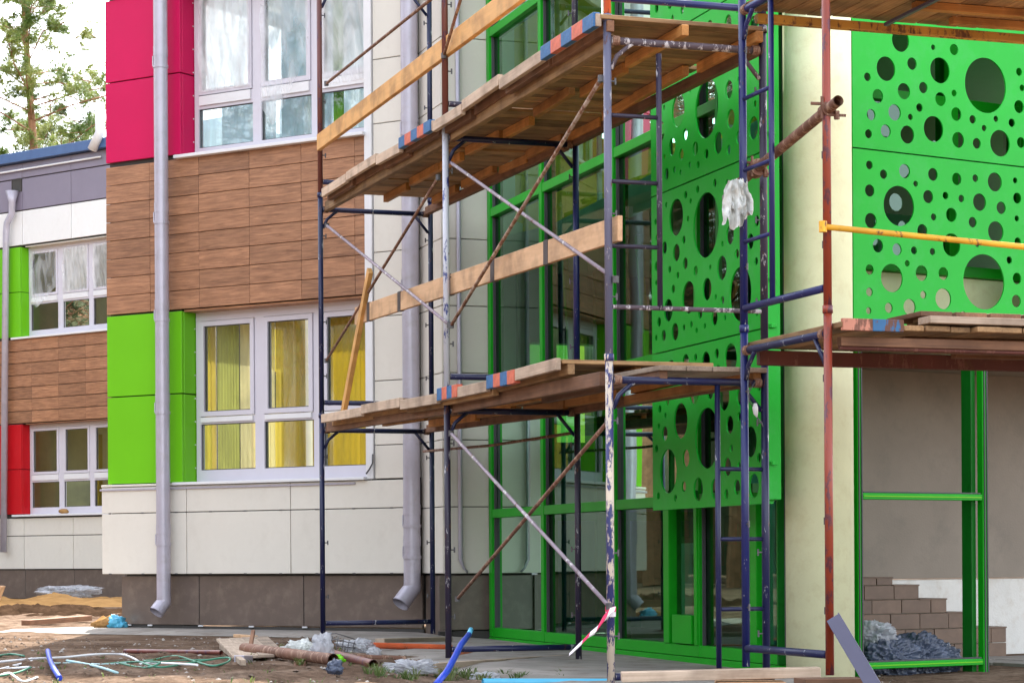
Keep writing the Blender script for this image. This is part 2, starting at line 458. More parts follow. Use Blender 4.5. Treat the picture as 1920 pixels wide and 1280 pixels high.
# ------------------------------------------------------------------ surveying: sight lines of the camera and vertical planes
def sight(px, py):
    dx, dy = px - 960, py - 1050
    return ((dx - ROLL * dy) / LENS_PX, 1.0, -(dy + ROLL * dx) / LENS_PX)
def at(px, py, Y):
    r = sight(px, py)
    return Vector((r[0] * Y, Y, CAM_Z + r[2] * Y))
class Plane:
    def __init__(s, o, d):
        s.o = (o[0], o[1]); n = math.hypot(*d); s.d = (d[0] / n, d[1] / n); s.n = (s.d[1], -s.d[0])
    def hit(s, px, py):
        rx, ry, rz = sight(px, py)
        det = -s.d[0] * ry + s.d[1] * rx
        t = (s.o[0] * ry - s.o[1] * rx) / det
        k = (-s.d[0] * s.o[1] + s.d[1] * s.o[0]) / det
        return t, CAM_Z + rz * k
    def S(s, px, py): return s.hit(px, py)[0]
    def Z(s, px, py): return s.hit(px, py)[1]
    def P(s, a, z, o=0): return Vector((s.o[0] + s.d[0] * a + s.n[0] * o, s.o[1] + s.d[1] * a + s.n[1] * o, z))
    def off(s, o): p = s.P(0, 0, o); return Plane(p, s.d)
    def mat(s, a, z, o=0):      # local X along wall, Y into wall, Z up
        p = s.P(a, z, o)
        return Matrix(((s.d[0], -s.n[0], 0, p.x), (s.d[1], -s.n[1], 0, p.y), (0, 0, 1, p.z), (0, 0, 0, 1)))
    def hexa(s, mb, a0, a1, z0, z1, o0, o1):
        return mb.hexa([s.P(a0, z0, o0), s.P(a1, z0, o0), s.P(a1, z0, o1), s.P(a0, z0, o1),
                        s.P(a0, z1, o0), s.P(a1, z1, o0), s.P(a1, z1, o1), s.P(a0, z1, o1)])
    def box(s, name, a0, a1, z0, z1, o0, o1, mat, parent, ch=.004):
        me = box_mesh(abs(a1 - a0), abs(o1 - o0), abs(z1 - z0), mat, ch)
        return put(name, me, parent, s.mat((a0 + a1) / 2, (z0 + z1) / 2, (o0 + o1) / 2))

cC = at(921, 1190, 21.5)
CW = Plane(cC, (1400, -LENS_PX))                 # glazed wall (comes towards the camera to the right)
DW = Plane(cC, (12500, LENS_PX))                 # short wall left of the glazing (s < 0)
c2 = DW.P(DW.S(829, 700), 0)
BW = Plane(c2, (1400, -LENS_PX))                 # return of the jog
c3 = BW.P(BW.S(790, 1000), 0)
AW = Plane(c3, (6910, -LENS_PX))                 # wood clad facade, s < 0
WW = Plane(at(100, 1125, 44), (5600, -LENS_PX))  # distant wing
RW = Plane(at(1600, 600, 15.45), (7000, LENS_PX))

# ------------------------------------------------------------------ ground
def sm(x): x = max(0, min(1, x)); return x * x * (3 - 2 * x)
def gz(x, y):
    z = -.10 * sm((x + 1.2) / 1.8)
    return z
def gbump(x, y):
    a = noise.fractal(Vector((x * 1.3, y * 1.3, 0)), 1, 2, 4) * .028 + noise.fractal(Vector((x * 6, y * 6, 5)), 1, 2, 3) * .010
    a += max(0, noise.fractal(Vector((x * 2.2, y * 3.5, 9)), 1, 2, 4)) * .045 + abs(noise.noise(Vector((x * 9, y * 9, 2)))) * .014
    k = sm((17.6 - y - .35 * x) / 1.6) if x < 3 else .3      # smooth near the walls
    if x < -4.4: k = .8
    if x > .4: k *= .35
    return a * (k * .9 + .12)
def GP(x, y, h=0): return Vector((x, y, gz(x, y) + gbump(x, y) + h))
def gnd(px, py, h=0):
    """ground point under a photo position"""
    r = sight(px, py); Y = 14
    for _ in range(12):
        z = gz(r[0] * Y, Y) + gbump(r[0] * Y, Y) + h
        Y = (CAM_Z - z) / -r[2]
    return Vector((r[0] * Y, Y, z))
mb = MB()
xs = [-300, -120, -60, -30, -20, -14, -10] + [-8 + .09 * i for i in range(134)] + [4.2, 5, 7, 10, 20, 60, 120, 300]
ys = [-200, -60, -10, 2, 6, 8] + [9 + .07 * i for i in range(130)] + [18.2 + .22 * i for i in range(60)] + [32, 34, 37, 40, 44, 50, 60, 90, 150, 400, 900]
vs = [(x, y, (GP(x, y).z if -9 < x < 5 and 6 < y < 33 else gz(x, y))) for y in ys for x in xs]
nx = len(xs)
fs = [(j * nx + i, j * nx + i + 1, (j + 1) * nx + i + 1, (j + 1) * nx + i) for j in range(len(ys) - 1) for i in range(nx - 1)]
mb.add(vs, fs)
tag(mb.build('ground', M['ground'], None, True, recalc=False), kind='structure')

# concrete apron along the walls
mb = MB()
ap = [AW.P(-4.3, 0, .02), AW.P(0, 0, .02), BW.P(-.7, 0, .05), c2, CW.P(0, 0, .02), CW.P(9, 0, .02)]
aq = [AW.P(-4.5, 0, 1.15), AW.P(-.9, 0, 1.15), AW.P(-.2, 0, 1.3), CW.P(1.2, 0, 1.75), CW.P(3.5, 0, 2.0), CW.P(9, 0, 2.2)]
nv = []
for a, b in zip(ap, aq):
    for k in range(6):
        p = a.lerp(b, k / 5)
        nv.append((p.x + random.uniform(-.03, .03) * (k == 5), p.y, gz(p.x, p.y) + .035 - .03 * (k == 5)))
mb.add(nv, [(i * 6 + k, (i + 1) * 6 + k, (i + 1) * 6 + k + 1, i * 6 + k + 1) for i in range(5) for k in range(5)])
tag(mb.build('pavement', M['concrete'], None, True), kind='structure')

# ------------------------------------------------------------------ shared building pieces
def panel(pl, parent, a0, a1, z0, z1, o, mat, t=.03, gap=.006, name='panel'):
    return pl.box(name, a0 + gap / 2, a1 - gap / 2, z0 + gap / 2, z1 - gap / 2, o - t, o, mat, parent, .003)

def tiles(pl, parent, a0, a1, z0, z1, rows, L, o, mat, name='tile', gap=.009, shift=0):
    h = (z1 - z0) / rows
    for r in range(rows):
        st = a0 - L * 2 + shift
        a = st
        while a < a1:
            b0, b1 = max(a, a0), min(a + L, a1)
            if b1 - b0 > .05:
                pl.box(name, b0 + .0015, b1 - .0015, z0 + r * h + gap, z0 + (r + 1) * h, o - .02, o + random.uniform(-.002, .002), mat, parent, .003)
            a += L

def window(pl, parent, a0, a1, z0, z1, mull, ztr, fw=.055, bottom=.12, films=(), glassmat=None, top=.06, room=None):
    """frame in plane pl (front face at 0); mull: list of (left,right); ztr (zlo, zhi) transom"""
    gm = glassmat or M['glass']
    mb = MB()
    T0, T1 = -.07, 0
    pl.hexa(mb, a0, a1, z0, z0 + bottom, T0, T1)
    pl.hexa(mb, a0, a1, z1 - top, z1, T0, T1)
    pl.hexa(mb, a0, a0 + fw, z0 + bottom, z1 - top, T0, T1 - .001)
    pl.hexa(mb, a1 - fw, a1, z0 + bottom, z1 - top, T0, T1 - .001)
    for m0, m1 in mull: pl.hexa(mb, m0, m1, z0 + bottom, z1 - top, T0, T1 - .001)
    edges = [a0 + fw] + [x for m in mull for x in m] + [a1 - fw]
    cells = [(edges[i], edges[i + 1]) for i in range(0, len(edges), 2)]
    for c0, c1 in cells: pl.hexa(mb, c0, c1, ztr[0], ztr[1], T0, T1 - .002)
    win = mb.build('window', M['pvc'], parent)
    for i, (c0, c1) in enumerate(cells):
        # opening sash above
        s = MB(); sw = .055
        zl, zh = ztr[1], z1 - top
        g = .006
        pl.hexa(s, c0 + g, c1 - g, zl + g, zl + sw, -.055, .014)
        pl.hexa(s, c0 + g, c1 - g, zh - sw, zh - g, -.055, .014)
        pl.hexa(s, c0 + g, c0 + sw, zl + sw, zh - sw, -.055, .013)
        pl.hexa(s, c1 - sw, c1 - g, zl + sw, zh - sw, -.055, .013)
        s.build('sash', M['pvc'], win)
        q = MB()
        def gasket(b0, b1, y0, y1, o):
            e = .009
            pl.hexa(q, b0, b1, y0, y0 + e, o - .01, o); pl.hexa(q, b0, b1, y1 - e, y1, o - .01, o)
            pl.hexa(q, b0, b0 + e, y0 + e, y1 - e, o - .01, o - .001); pl.hexa(q, b1 - e, b1, y0 + e, y1 - e, o - .01, o - .001)
        gasket(c0 + sw, c1 - sw, zl + sw, zh - sw, -.008)
        gasket(c0, c1, z0 + bottom, ztr[0], -.02)
        q.build('gasket', M['pvc_shadow'], win)
        d = MB()
        pl.hexa(d, c0 + .02, c1 - .02, ztr[0] + (ztr[1] - ztr[0]) * .25, ztr[1] - .006, .0, .022)
        d.build('drip_rail', M['trim'], win)
        for b0, b1, y0, y1, o in ((c0 + sw, c1 - sw, zl + sw, zh - sw, -.02), (c0, c1, z0 + bottom, ztr[0], -.03)):
            p = MB(); p.add([pl.P(b0, y0, o), pl.P(b1, y0, o), pl.P(b1, y1, o), pl.P(b0, y1, o)], [(0, 1, 2, 3)])
            p.build('pane', gm, win, mw=Matrix.Translation(pl.P((b0 + b1) / 2, (y0 + y1) / 2, o)))
        for fl in films:
            if fl[0] != i: continue
            _, kind, ext = fl
            zt = zh - sw * .3; zb = zl + sw * .6
            n, mrow = 22, 34
            vs = []
            for r_ in range(mrow + 1):
                for k in range(n + 1):
                    u = k / n; v = r_ / mrow
                    zz = zt + (zb - zt - ext * (1 if kind != 'half' else (1 - abs(u * 2 - .5)) * 1.3)) * v
                    a = c0 + .02 + (c1 - c0 - .04) * u
                    o = .012 + .018 * noise.fractal(Vector((a * 7 + v * 2, zz * 2.2, i * 9.1)), 1, 2, 4) + .008 * math.sin(a * 60 + zz * 9)
                    vs.append(pl.P(a, zz, o + .02))
            f = MB(); f.add(vs, [(r_ * (n + 1) + k, r_ * (n + 1) + k + 1, (r_ + 1) * (n + 1) + k + 1, (r_ + 1) * (n + 1) + k) for r_ in range(mrow) for k in range(n)])
            f.build('plastic_film', M['film'] if kind == 'full' else M['film2'], win, True, recalc=False)
    return win

def room(pl, parent, a0, a1, z0, z1, depth, left, right, back, ceil, hole=(.3, .8, .35, .9), o=-.3):
    """room behind a window: five faces plus a back wall with a window opening"""
    for nm, m, q in (('room_side', left, [(a0, z0, o), (a0, z1, o), (a0, z1, o - depth), (a0, z0, o - depth)]),
                     ('room_side', right, [(a1, z0, o), (a1, z1, o), (a1, z1, o - depth), (a1, z0, o - depth)]),
                     ('room_floor', M['floor_in'], [(a0, z0, o), (a1, z0, o), (a1, z0, o - depth), (a0, z0, o - depth)]),
                     ('room_ceiling', ceil, [(a0, z1, o), (a1, z1, o), (a1, z1, o - depth), (a0, z1, o - depth)])):
        if m is None: continue
        mb = MB(); mb.add([pl.P(*x) for x in q], [(0, 1, 2, 3)]); mb.build(nm, m, parent)
    h0, h1 = a0 + (a1 - a0) * hole[0], a0 + (a1 - a0) * hole[1]  # rear opening added so daylight reaches the room
    y0, y1 = z0 + (z1 - z0) * hole[2], z0 + (z1 - z0) * hole[3]
    mb = MB()
    for b0, b1, c0, c1 in ((a0, h0, z0, z1), (h1, a1, z0, z1), (h0, h1, z0, y0), (h0, h1, y1, z1)):
        pl.hexa(mb, b0, b1, c0, c1, o - depth - .1, o - depth)
    mb.build('room_back_wall', back, parent)
    mb = MB(); f = .06
    for b0, b1, c0, c1 in ((h0, h0 + f, y0, y1), (h1 - f, h1, y0, y1), (h0 + f, h1 - f, y0, y0 + f), (h0 + f, h1 - f, y1 - f, y1), ((h0 + h1) / 2 - f / 2, (h0 + h1) / 2 + f / 2, y0 + f, y1 - f)):
        pl.hexa(mb, b0, b1, c0, c1, o - depth - .07, o - depth + .02)
    mb.build('room_back_window_frame', M['pvc'], parent)

def curtain(pl, parent, a0, a1, z0, z1, o, mat):  # folded sheet, mostly added to make the rooms glow
    n = 26; mb = MB(); vs = []
    for k in range(n + 1):
        a = a0 + (a1 - a0) * k / n; oo = o + .010 * math.sin(k * 1.9) + .006 * math.sin(k * 4.3)
        vs += [pl.P(a, z0, oo), pl.P(a, z1, oo)]
    mb.add(vs, [(2 * k, 2 * k + 2, 2 * k + 3, 2 * k + 1) for k in range(n)])
    mb.build('room_curtain', mat, parent, True, recalc=False)

def downpipe(parent, top, bottom, r, outlet, mat, joints, name='downpipe'):
    mb = MB()
    top, bottom = Vector(top), Vector(bottom)
    pts = [top, bottom]
    o = Vector(outlet)
    mid = bottom + Vector((0, 0, -r * .7)) + (o - bottom) * .15
    mb.tube([top, bottom], r, 20, False)
    dp = mb.build(name, mat, parent, True)
    e = MB(); e.tube([bottom + Vector((0, 0, .02)), bottom + Vector((0, 0, -.02)), bottom.lerp(o, .35) + Vector((0, 0, -.01)), o], [r * 1.04, r * 1.04, r * 1.02, r * 1.05], 20, False)
    e.tube([o, bottom.lerp(o, .4)], [r * .98, r * .95], 20, False)
    e.build('pipe_shoe', mat, dp, True, recalc=False)
    for z in joints:
        c = Vector((top.x, top.y, z))
        k = MB(); k.tube([c - Vector((0, 0, .05)), c + Vector((0, 0, .05))], r * 1.045, 20, False)
        k.build('pipe_collar', mat, dp, True)
        k = MB(); k.tube([c + Vector((0, 0, -.17)), c + Vector((0, 0, -.14))], r * 1.09, 20, True)
        k.tube([c + Vector((-r * 1.05, -.02, -.155)), c + Vector((-r * 1.05, -.02, -.05))], .006, 6)
        k.build('pipe_clamp', mat, dp)
    return dp

# ================================================================== WOOD CLAD WING (facade AW)
bld = thing('wood_clad_building', 'main school block with wood-look tiles, crimson and lime panels and beige cladding', 'building', AW.P(-2, 0, -1))
aL = AW.S(201, 600); aG = AW.S(343, 700); aWr = AW.S(689, 700)
zS1, zH1, zS2, zH2 = 1.535, 3.30, 4.87, 6.64
REV = .24
# substructure, with window openings left free
mb = MB()
TOPZ = 10.5  # unseen upper storey, height set for the shadow it casts forward
for a0, a1, z0, z1 in ((aL + .02, aG - .04, .6, TOPZ), (aL + .22, aG - .04, .0, .59), (aWr + .02, -.02, .1, TOPZ), (aG - .04, aWr + .02, .1, zS1 - .06), (aG - .04, aWr + .02, zH1 + .02, zS2 - .06), (aG - .04, aWr + .02, zH2 + .02, TOPZ)):
    AW.hexa(mb, a0, a1, z0, z1, -.34, -.035)
mb.build('wall', M['core'], bld)
mb = MB()
for o0, o1, z0, z1 in ((-.6, -.345, .6, TOPZ), (-3.5, -3.0, .6, TOPZ), (-3.0, -.6, .6, 1.1), (-3.0, -.6, 3.4, 4.6), (-3.0, -.6, 6.9, TOPZ)):
    AW.hexa(mb, aL + .02, aL + .2, z0, z1, o0, o1)          # gable end, opened at two levels to let skylight into the rooms
AW.hexa(mb, aL - .02, .3, TOPZ, TOPZ + .25, -3.5, .05)       # roof, cut shallow so the sun reaches the rear openings
AW.hexa(mb, aL + .31, .3, 3.9, 4.1, -3.2, -.345)
AW.hexa(mb, aL + .31, .3, 7.3, TOPZ, -3.4, -3.2)
AW.hexa(mb, 0.0, .28, .1, TOPZ - .002, -1.3, -.7)
mb.build('structure_shell', M['room_white'], bld)
# plinth (recessed)
sp = [AW.S(225, 1130), AW.S(371, 1130), AW.S(567, 1130), 0.0]
for a0, a1 in zip(sp[:-1], sp[1:]):
    panel(AW, bld, a0, a1, .06, .575, -.02, M['plinth'], .03, .012)
AW.box('plinth_base_strip', sp[0] + .02, 0, -.02, .055, -.06, -.03, M['core'], bld)
for px in (240, 280, 375, 470, 570):
    AW.box('clip', AW.S(px, 1180) - .03, AW.S(px, 1180) + .03, .05, .065, -.02, -.005, M['trim'], bld, .002)
# beige band
zb0, zbm, zb1 = .588, 1.225, 1.50
sb = [AW.off(.05).S(190, 1000), AW.S(355, 1000), AW.S(550, 1000), -.005]
for a0, a1 in zip(sb[:-1], sb[1:]):
    panel(AW, bld, a0, a1, zb0, zbm, .045, M['beige'], .04, .009)
    panel(AW, bld, a0, a1, zbm, zb1, .045, M['beige'], .04, .009)
for z in (zb0 + .004, zbm):
    for k in range(9):
        a = sb[0] + .1 + k * .45
        AW.box('clip', a, a + .035, z - .006, z + .006, .04, .05, M['clip'], bld, .002)
AW.box('flashing_strip', sb[0] - .01, AW.S(672, 912), 1.462, 1.482, .05, .062, M['pipe'], bld)
AW.box('window_sill', AW.S(335, 905) - .02, aWr + .01, 1.502, 1.532, -.25, .085, M['trim'], bld)
AW.box('panel_cap', aL - .05, AW.S(335, 905) - .03, 1.503, 1.526, -.03, .055, M['beige'], bld)
# lime panels and crimson panels with their reveals
for mat, z0, zm, z1 in ((M['lime'], 1.53, 2.447, 3.30), (M['red'], 4.905, 5.748, 6.615)):
    panel(AW, bld, aL, aG, z0, zm, .012, mat, .035, .012)
    panel(AW, bld, aL, aG, zm, z1, .012, mat, .035, .012)
    dk = mat
    for q0, q1 in ((z0, zm), (zm, z1)):
        AW.box('reveal_panel', aG - .036, aG - .002, q0 + .006, q1 - .006, -REV - .05, -.025, dk, bld)
    for k in range(7):
        z = z0 + .15 + k * .24
        AW.box('rivet', aG - .003, aG + .004, z, z + .012, -REV + .04, -REV + .052, M['trim'], bld, .002)
# wood look tiles
tiles(AW, bld, aL, aWr + .005, 3.31, 4.86, 8, .655, .008, M['tile_wood'], shift=.60, gap=.006)
AW.box('soffit_board', aG, aWr, zH1 - .012, zH1 + .008, -REV - .03, -.022, M['tile_wood'], bld)
AW.box('window_sill', AW.S(335, 297) - .01, aWr + .012, zS2 - .012, zS2 + .022, -.25, .08, M['trim'], bld)
for z0, zz in ((6.63, 7.25), (7.26, 7.9), (7.91, 8.6), (8.61, 9.3), (9.31, TOPZ)):
    for k in range(3):
        w3 = (0 - aL) / 3
        panel(AW, bld, aL - .06 + k * w3, aL - .06 + (k + 1) * w3 + (.06 if k == 2 else 0), z0, zz, .05, M['beige'], .05)
# right hand strip: trim and beige panels, jog
zj = [.588 + .6245 * k for k in range(16)]
AW.box('corner_trim', aWr - .006, AW.S(702, 700), 1.51, TOPZ - .01, -.26, .03, M['trim'], bld)
for z0, z1 in zip(zj[1:-1], zj[2:]):
    z0 = max(z0, 1.51)
    panel(AW, bld, AW.S(703, 700), -.004, z0, z1, .012, M['beige'], .03, .008)
aB0 = BW.S(790, 1000)
for z0, z1 in zip(zj[:-1], zj[1:]):
    panel(BW, bld, aB0 + .012, -.003, z0, z1, 0, M['beige'], .03, .008)
    panel(DW, bld, DW.S(829, 700) + .004, .02, z0, z1, 0, M['beige'], .03, .008)
panel(BW, bld, aB0, -.003, -.02, .575, -.04, M['plinth'], .03)
panel(DW, bld, DW.S(829, 700) - .03, .03, .06, .575, -.04, M['plinth'], .03)
DW.box('plinth_base_strip', DW.S(829, 700) - .03, .03, -.06, .052, -.09, -.05, M['core'], bld)
mb = MB()
BW.hexa(mb, aB0 - .1, -.16, -.02, TOPZ, -.12, -.075); DW.hexa(mb, -.40, .03, -.05, TOPZ, -.2, -.095)
mb.build('wall', M['core'], bld)
# windows
WP = AW.off(-REV + .04)
g = lambda px, py: WP.S(px, py)
w0, w1 = aG + .01, aWr + .06
ml = [(g(478, 700), g(495, 700)), (g(588, 700), g(606, 700))]
window(WP, bld, w0, w1, zS1, zH1 - .01, ml, (WP.Z(430, 793), WP.Z(430, 776) - .02), bottom=.125, top=.09)
ml2 = [(g(474, 200), g(490, 200)), (g(584, 200), g(601, 200))]
window(WP, bld, w0, w1, zS2 + .02, zH2, ml2, (WP.Z(430, 198), WP.Z(430, 175) + .01), bottom=.10, top=.06,
       films=((0, 'full', 0), (1, 'half', .35), (2, 'full', .1)))
room(AW, bld, w0 - .7, w1 + .5, 1.0, 3.6, 2.8, None, M['room_green'], M['room_yellow'], M['room_cream'], (.05, .95, .12, .96), -.36)
room(AW, bld, w0 - .7, w1 + .5, 4.3, 7.0, 2.8, None, M['room_green'], M['blind'], M['room_white'], (.05, .95, .12, .96), -.36)
AW.box('room_partition', -1.75, -1.3, 1.0, 3.35, -1.9, -1.8, M['room_cream'], bld)
AW.box('room_partition', -.62, -.2, 1.0, 3.6, -1.0, -.9, M['room_yellow'], bld)
AW.box('room_door_frame', -1.88, -1.62, 1.0, 3.0, -1.79, -1.74, M['pvc'], bld)
for a, b_, zt in ((w0 + .12, w0 + .82, .8), (w0 + .9, w0 + 1.58, 1.7), (w0 + 1.62, w1 - .05, 1.7)):
    curtain(AW, bld, a, b_, zS2 + .0, zS2 + zt, -.5, M['cur_pale'])
R0, R1 = w0 - .6, w1 + .4
for b0, b1, m in ((0, .2, 'sun_yellow'), (.2, .34, 'sun_yellow'), (.34, .5, 'sun_green'), (.5, .78, 'sun_yellow'), (.78, .92, 'sun_green'), (.92, 1, 'sun_green')):
    curtain(AW, bld, R0 + (R1 - R0) * b0, R0 + (R1 - R0) * b1, 1.15, 3.5, -3.0, M[m])  # sheets added over the rear opening so the sun makes them glow
curtain(AW, bld, R0, R1, 4.5, 6.9, -3.0, M['cur_pale'])  # added pale sheet, brightens the upper room from behind
GE = Plane(AW.P(aL + .3, 0, -.36), (-AW.n[0], -AW.n[1]))          # gable wall seen from inside, runs away from the facade
for b0, b1, z0, z1, m in ((.0, .5, 1.02, 3.58, 'cur_olive'), (.5, 1.15, 1.02, 3.58, 'cur_yellow'), (1.15, 1.55, 1.02, 3.58, 'cur_olive'), (1.55, 2.2, 1.02, 3.58, 'cur_cream'), (2.2, 2.78, 1.02, 3.58, 'cur_yellow'), (0, 2.78, 4.32, 6.98, 'cur_pale')):
    curtain(GE, bld, b0, b1, z0, z1, -.05, M[m])  # sheets added in place of the side wall, glow with skylight
curtain(AW, bld, w0 + 1.62, w0 + 1.74, 4.75, 6.7, -.42, M['lime'])
for a, m in ((-2.55, 'room_green'), (-1.0, 'room_green')):
    AW.box('room_curtain', a, a + .12, 1.2, 3.25, -.75, -.7, M[m], bld)
# downpipes on the facade
rp = .073
PA = AW.off(.16)
a = PA.S(304, 600)
downpipe(bld, PA.P(a, 9.5), PA.P(a, .32), rp, PA.P(a, .20, .02) + Vector((-.06, -.05, 0)), M['pipe'], (5.95, 4.35, 2.4, 1.05, 3.35), 'downpipe')
PB = AW.off(.12)
a = PB.S(770, 600)
downpipe(bld, PB.P(a, 9.5), PB.P(a, .47), .082, PB.P(a, .30) + Vector((-.11, -.10, 0)), M['pipe'], (4.95, 3.45, 2.2, 1.2, .9), 'downpipe')
mb = MB()
pd = DW.off(.05); a = pd.S(861, 600)
mb.tube([pd.P(a, 9), pd.P(a, .72), pd.P(a + .03, .64), pd.P(a + .07, .60)], [.021, .021, .012, .010], 10)
mb.build('conduit', M['pipe'], bld, True)
mb = MB(); a = AW.S(703, 800)
mb.tube([AW.P(a, 1.75, .04), AW.P(a, 1.66, .045), AW.P(a - .03, 1.6, .06), AW.P(aWr + .02, 1.56, .06)], .008, 8)
mb.build('cable', M['clip'], bld, True)

# ================================================================== DISTANT WING
far = thing('distant_wing', 'set-back wing with grey roof band, lime and red panels and a blue roof edge', 'building', WW.P(0, 0, -1))
wl = -7.0; wr = 5.0
zz = dict(pl=.594, sb=1.53, s1=1.55, h1=3.36, s2=5.11, h2=6.86, wh=7.555, gr=8.18, top=8.50)
zz['h1'] = WW.Z(120, 790); zz['h2'] = WW.Z(120, 452)
zz['s1'] = WW.Z(120, 962); zz['s2'] = WW.Z(120, 624)
aw0 = WW.S(40, 700) + .19; aw1 = aw0 + 2.35
agap = WW.S(-120, 700)
mb = MB()
for a0, a1, z0, z1 in ((wl, aw0 - .225, 0, 8.4), (aw1 + .03, wr, 0, 8.4), (aw0 - .225, aw1 + .03, 0, zz['s1'] - .05), (aw0 - .225, aw1 + .03, zz['h1'] + .02, zz['s2'] - .05), (aw0 - .225, aw1 + .03, zz['h2'] + .02, 8.4)):
    WW.hexa(mb, a0, a1, z0, z1, -.34, -.04)
WW.hexa(mb, wl, wr, 8.401, 8.5, -9, -.04)
WW.hexa(mb, wl, wl + .3, 0, 8.4, -9, -.35)
mb.build('wall', M['core'], far)
js = [WW.S(45, 1000), WW.S(137, 1000), WW.S(235, 1000)]
stp = js[1] - js[0]
jx = [js[0] + stp * k for k in range(-6, 4)]
for a0, a1 in zip(jx[:-1], jx[1:]):
    panel(WW, far, a0, a1, .02, .585, -.03, M['plinth'], .03, .015)
    panel(WW, far, a0, a1, .594, 1.24, .0, M['beige'], .03, .015)
    panel(WW, far, a0, a1, 1.24, zz['s1'] - .07, .0, M['beige'], .03, .015)
    panel(WW, far, a0, a1, WW.Z(100, 452), 7.545, .0, M['white_panel'], .03, .015)
    panel(WW, far, a0, a1, 7.555, 8.165, .0, M['grey_panel'], .03, .012)
    panel(WW, far, a0, a1, 8.175, 8.47, .0, M['grey_panel'], .03, .012)
WW.box('roof_edge', wl, wr, 8.475, 8.66, -.2, .14, M['roof_blue'], far)
mb = MB(); mb.tube([WW.P(wl, 8.33, .05), WW.P(WW.S(192, 290), 8.33, .05)], .018, 8); mb.build('conduit', M['trim'], far, True)
for mat, z0, z1 in ((M['lime'], zz['s2'], zz['h2'] + .0), (M['red2'], zz['s1'], zz['h1'] + .0)):
    zm = (z0 + z1) / 2
    for q0, q1 in ((z0, zm), (zm, z1)):
        panel(WW, far, aw0 - 1.6, aw0 - .19, q0, q1, .012, mat, .035, .012)
        WW.box('reveal_panel', aw0 - .226, aw0 - .192, q0 + .006, q1 - .006, -.26, -.026, mat, far)
for z0, z1 in ((zz['s2'], zz['h2']), (zz['s1'], zz['h1'])):
    for k in range(3):
        q_ = (aw0 - 1.6 - wl) / 3
        panel(WW, far, wl + k * q_, wl + (k + 1) * q_, z0, z1, .0, M['white_panel'], .03, .015)
    panel(WW, far, aw1 + .04, aw1 + 1.5, z0, z1, .0, M['white_panel'], .03, .015)
tiles(WW, far, wl, aw1 + .6, zz['h1'] + .01, zz['s2'] - .05, 7, .765, .006, M['tile_wood'], shift=.3, gap=.012)
WW.box('soffit_board', aw0 - .1, aw1, zz['h1'] - .012, zz['h1'] + .006, -.26, -.02, M['tile_wood'], far)
WW.box('soffit_board', aw0 - .1, aw1, zz['h2'] - .012, zz['h2'] + .006, -.26, -.04, M['beige'], far)
for z in (zz['s1'], zz['s2']):
    WW.box('window_sill', aw0 - .42, aw1 + .5, z - .045, z - .005, -.25, .07, M['trim'], far)
FP = WW.off(-.2)
for zs, zh, py, fl in ((zz['s2'], zz['h2'], 560, ((1, 'full', 0), (2, 'full', 0), (0, 'half', .2))), (zz['s1'], zz['h1'], 895, ())):
    f0 = aw0 - .185
    m_ = [(FP.S(110, 700), FP.S(119, 700)), (FP.S(168, 700), FP.S(176, 700))]
    window(FP, far, f0, aw1, zs, zh - .01, m_, (FP.Z(90, py + 8), FP.Z(90, py - 6)), bottom=.13, top=.07, films=fl)
    room(WW, far, f0 - .5, aw1 + .5, zs - .6, zh + .3, 4, M['room_cream'], M['room_yellow'], M['room_cream'], M['room_white'], (.06, .94, .2, .95), -.36)
for a in (FP.S(128, 880), FP.S(152, 880), FP.S(150, 880) + .4):
    WW.box('room_curtain', a, a + .09, 1.2, 3.2, -1.0, -.9, M['room_yellow'], far)
for b0, m in ((0, 'cur_olive'), (.55, 'cur_yellow'), (1.1, 'cur_olive'), (1.65, 'cur_yellow'), (2.2, 'cur_olive')):
    curtain(WW, far, aw0 - .4 + b0, aw0 + .13 + b0, 1.2, 3.4, -4.2, M[m])  # sheets added at the rear opening, lit from behind
curtain(WW, far, aw0 - .4, aw1 + .3, 5.2, 6.9, -4.2, M['cur_pale'])  # added pale sheet, lit from behind on the upper floor
# rain hopper and downpipe
ah = WW.S(32, 345)
mb = MB()
for a0, a1, z0, z1 in ((ah - .14, ah - .12, 7.92, 8.17), (ah + .12, ah + .14, 7.92, 8.17), (ah - .12, ah + .12, 8.15, 8.17)):
    WW.hexa(mb, a0, a1, z0, z1, -.1, .02)
WW.hexa(mb, ah - .12, ah + .12, 7.92, 8.15, .004, .012)
mb.build('drain_opening', M['core'], far)
mb = MB()
mb.tube([WW.P(ah - .03, 7.93, .1), WW.P(ah - .03, 7.72, .1), WW.P(ah - .04, 7.5, .1), WW.P(ah - .16, 7.32, .12), WW.P(ah - .19, 7.15, .12), WW.P(WW.S(14, 800), .93, .12)], [.13, .07, .065, .065, .065, .065], 14)
mb.build('downpipe', M['pipe'], far, True)
mb = MB(); a = WW.S(196, 262)
mb.tube([WW.P(a - .12, 8.45, .2), WW.P(a + .1, 8.75, .2), WW.P(a + .1, 9.3, .2)], .09, 14); mb.build('drain_pipe', M['trim'], far, True)
mb = MB(); a = WW.S(120, 962)
for k in range(6):
    pass
bmp = bmesh.new(); bmesh.ops.create_icosphere(bmp, subdivisions=2, radius=.09)
for v in bmp.verts: v.co = Vector((v.co.x * 1.2, v.co.y * .8, v.co.z * .55)) * (1 + .25 * noise.noise(v.co * 15))
me = bpy.data.meshes.new('stone'); bmp.to_mesh(me); bmp.free(); me.materials.append(M['sand'])
tag(put('stone', me, None, Matrix.Translation(WW.P(a, zz['s1'] + .04, .0))), 'small brown lump lying on the lower window sill of the set-back wing', 'stone')

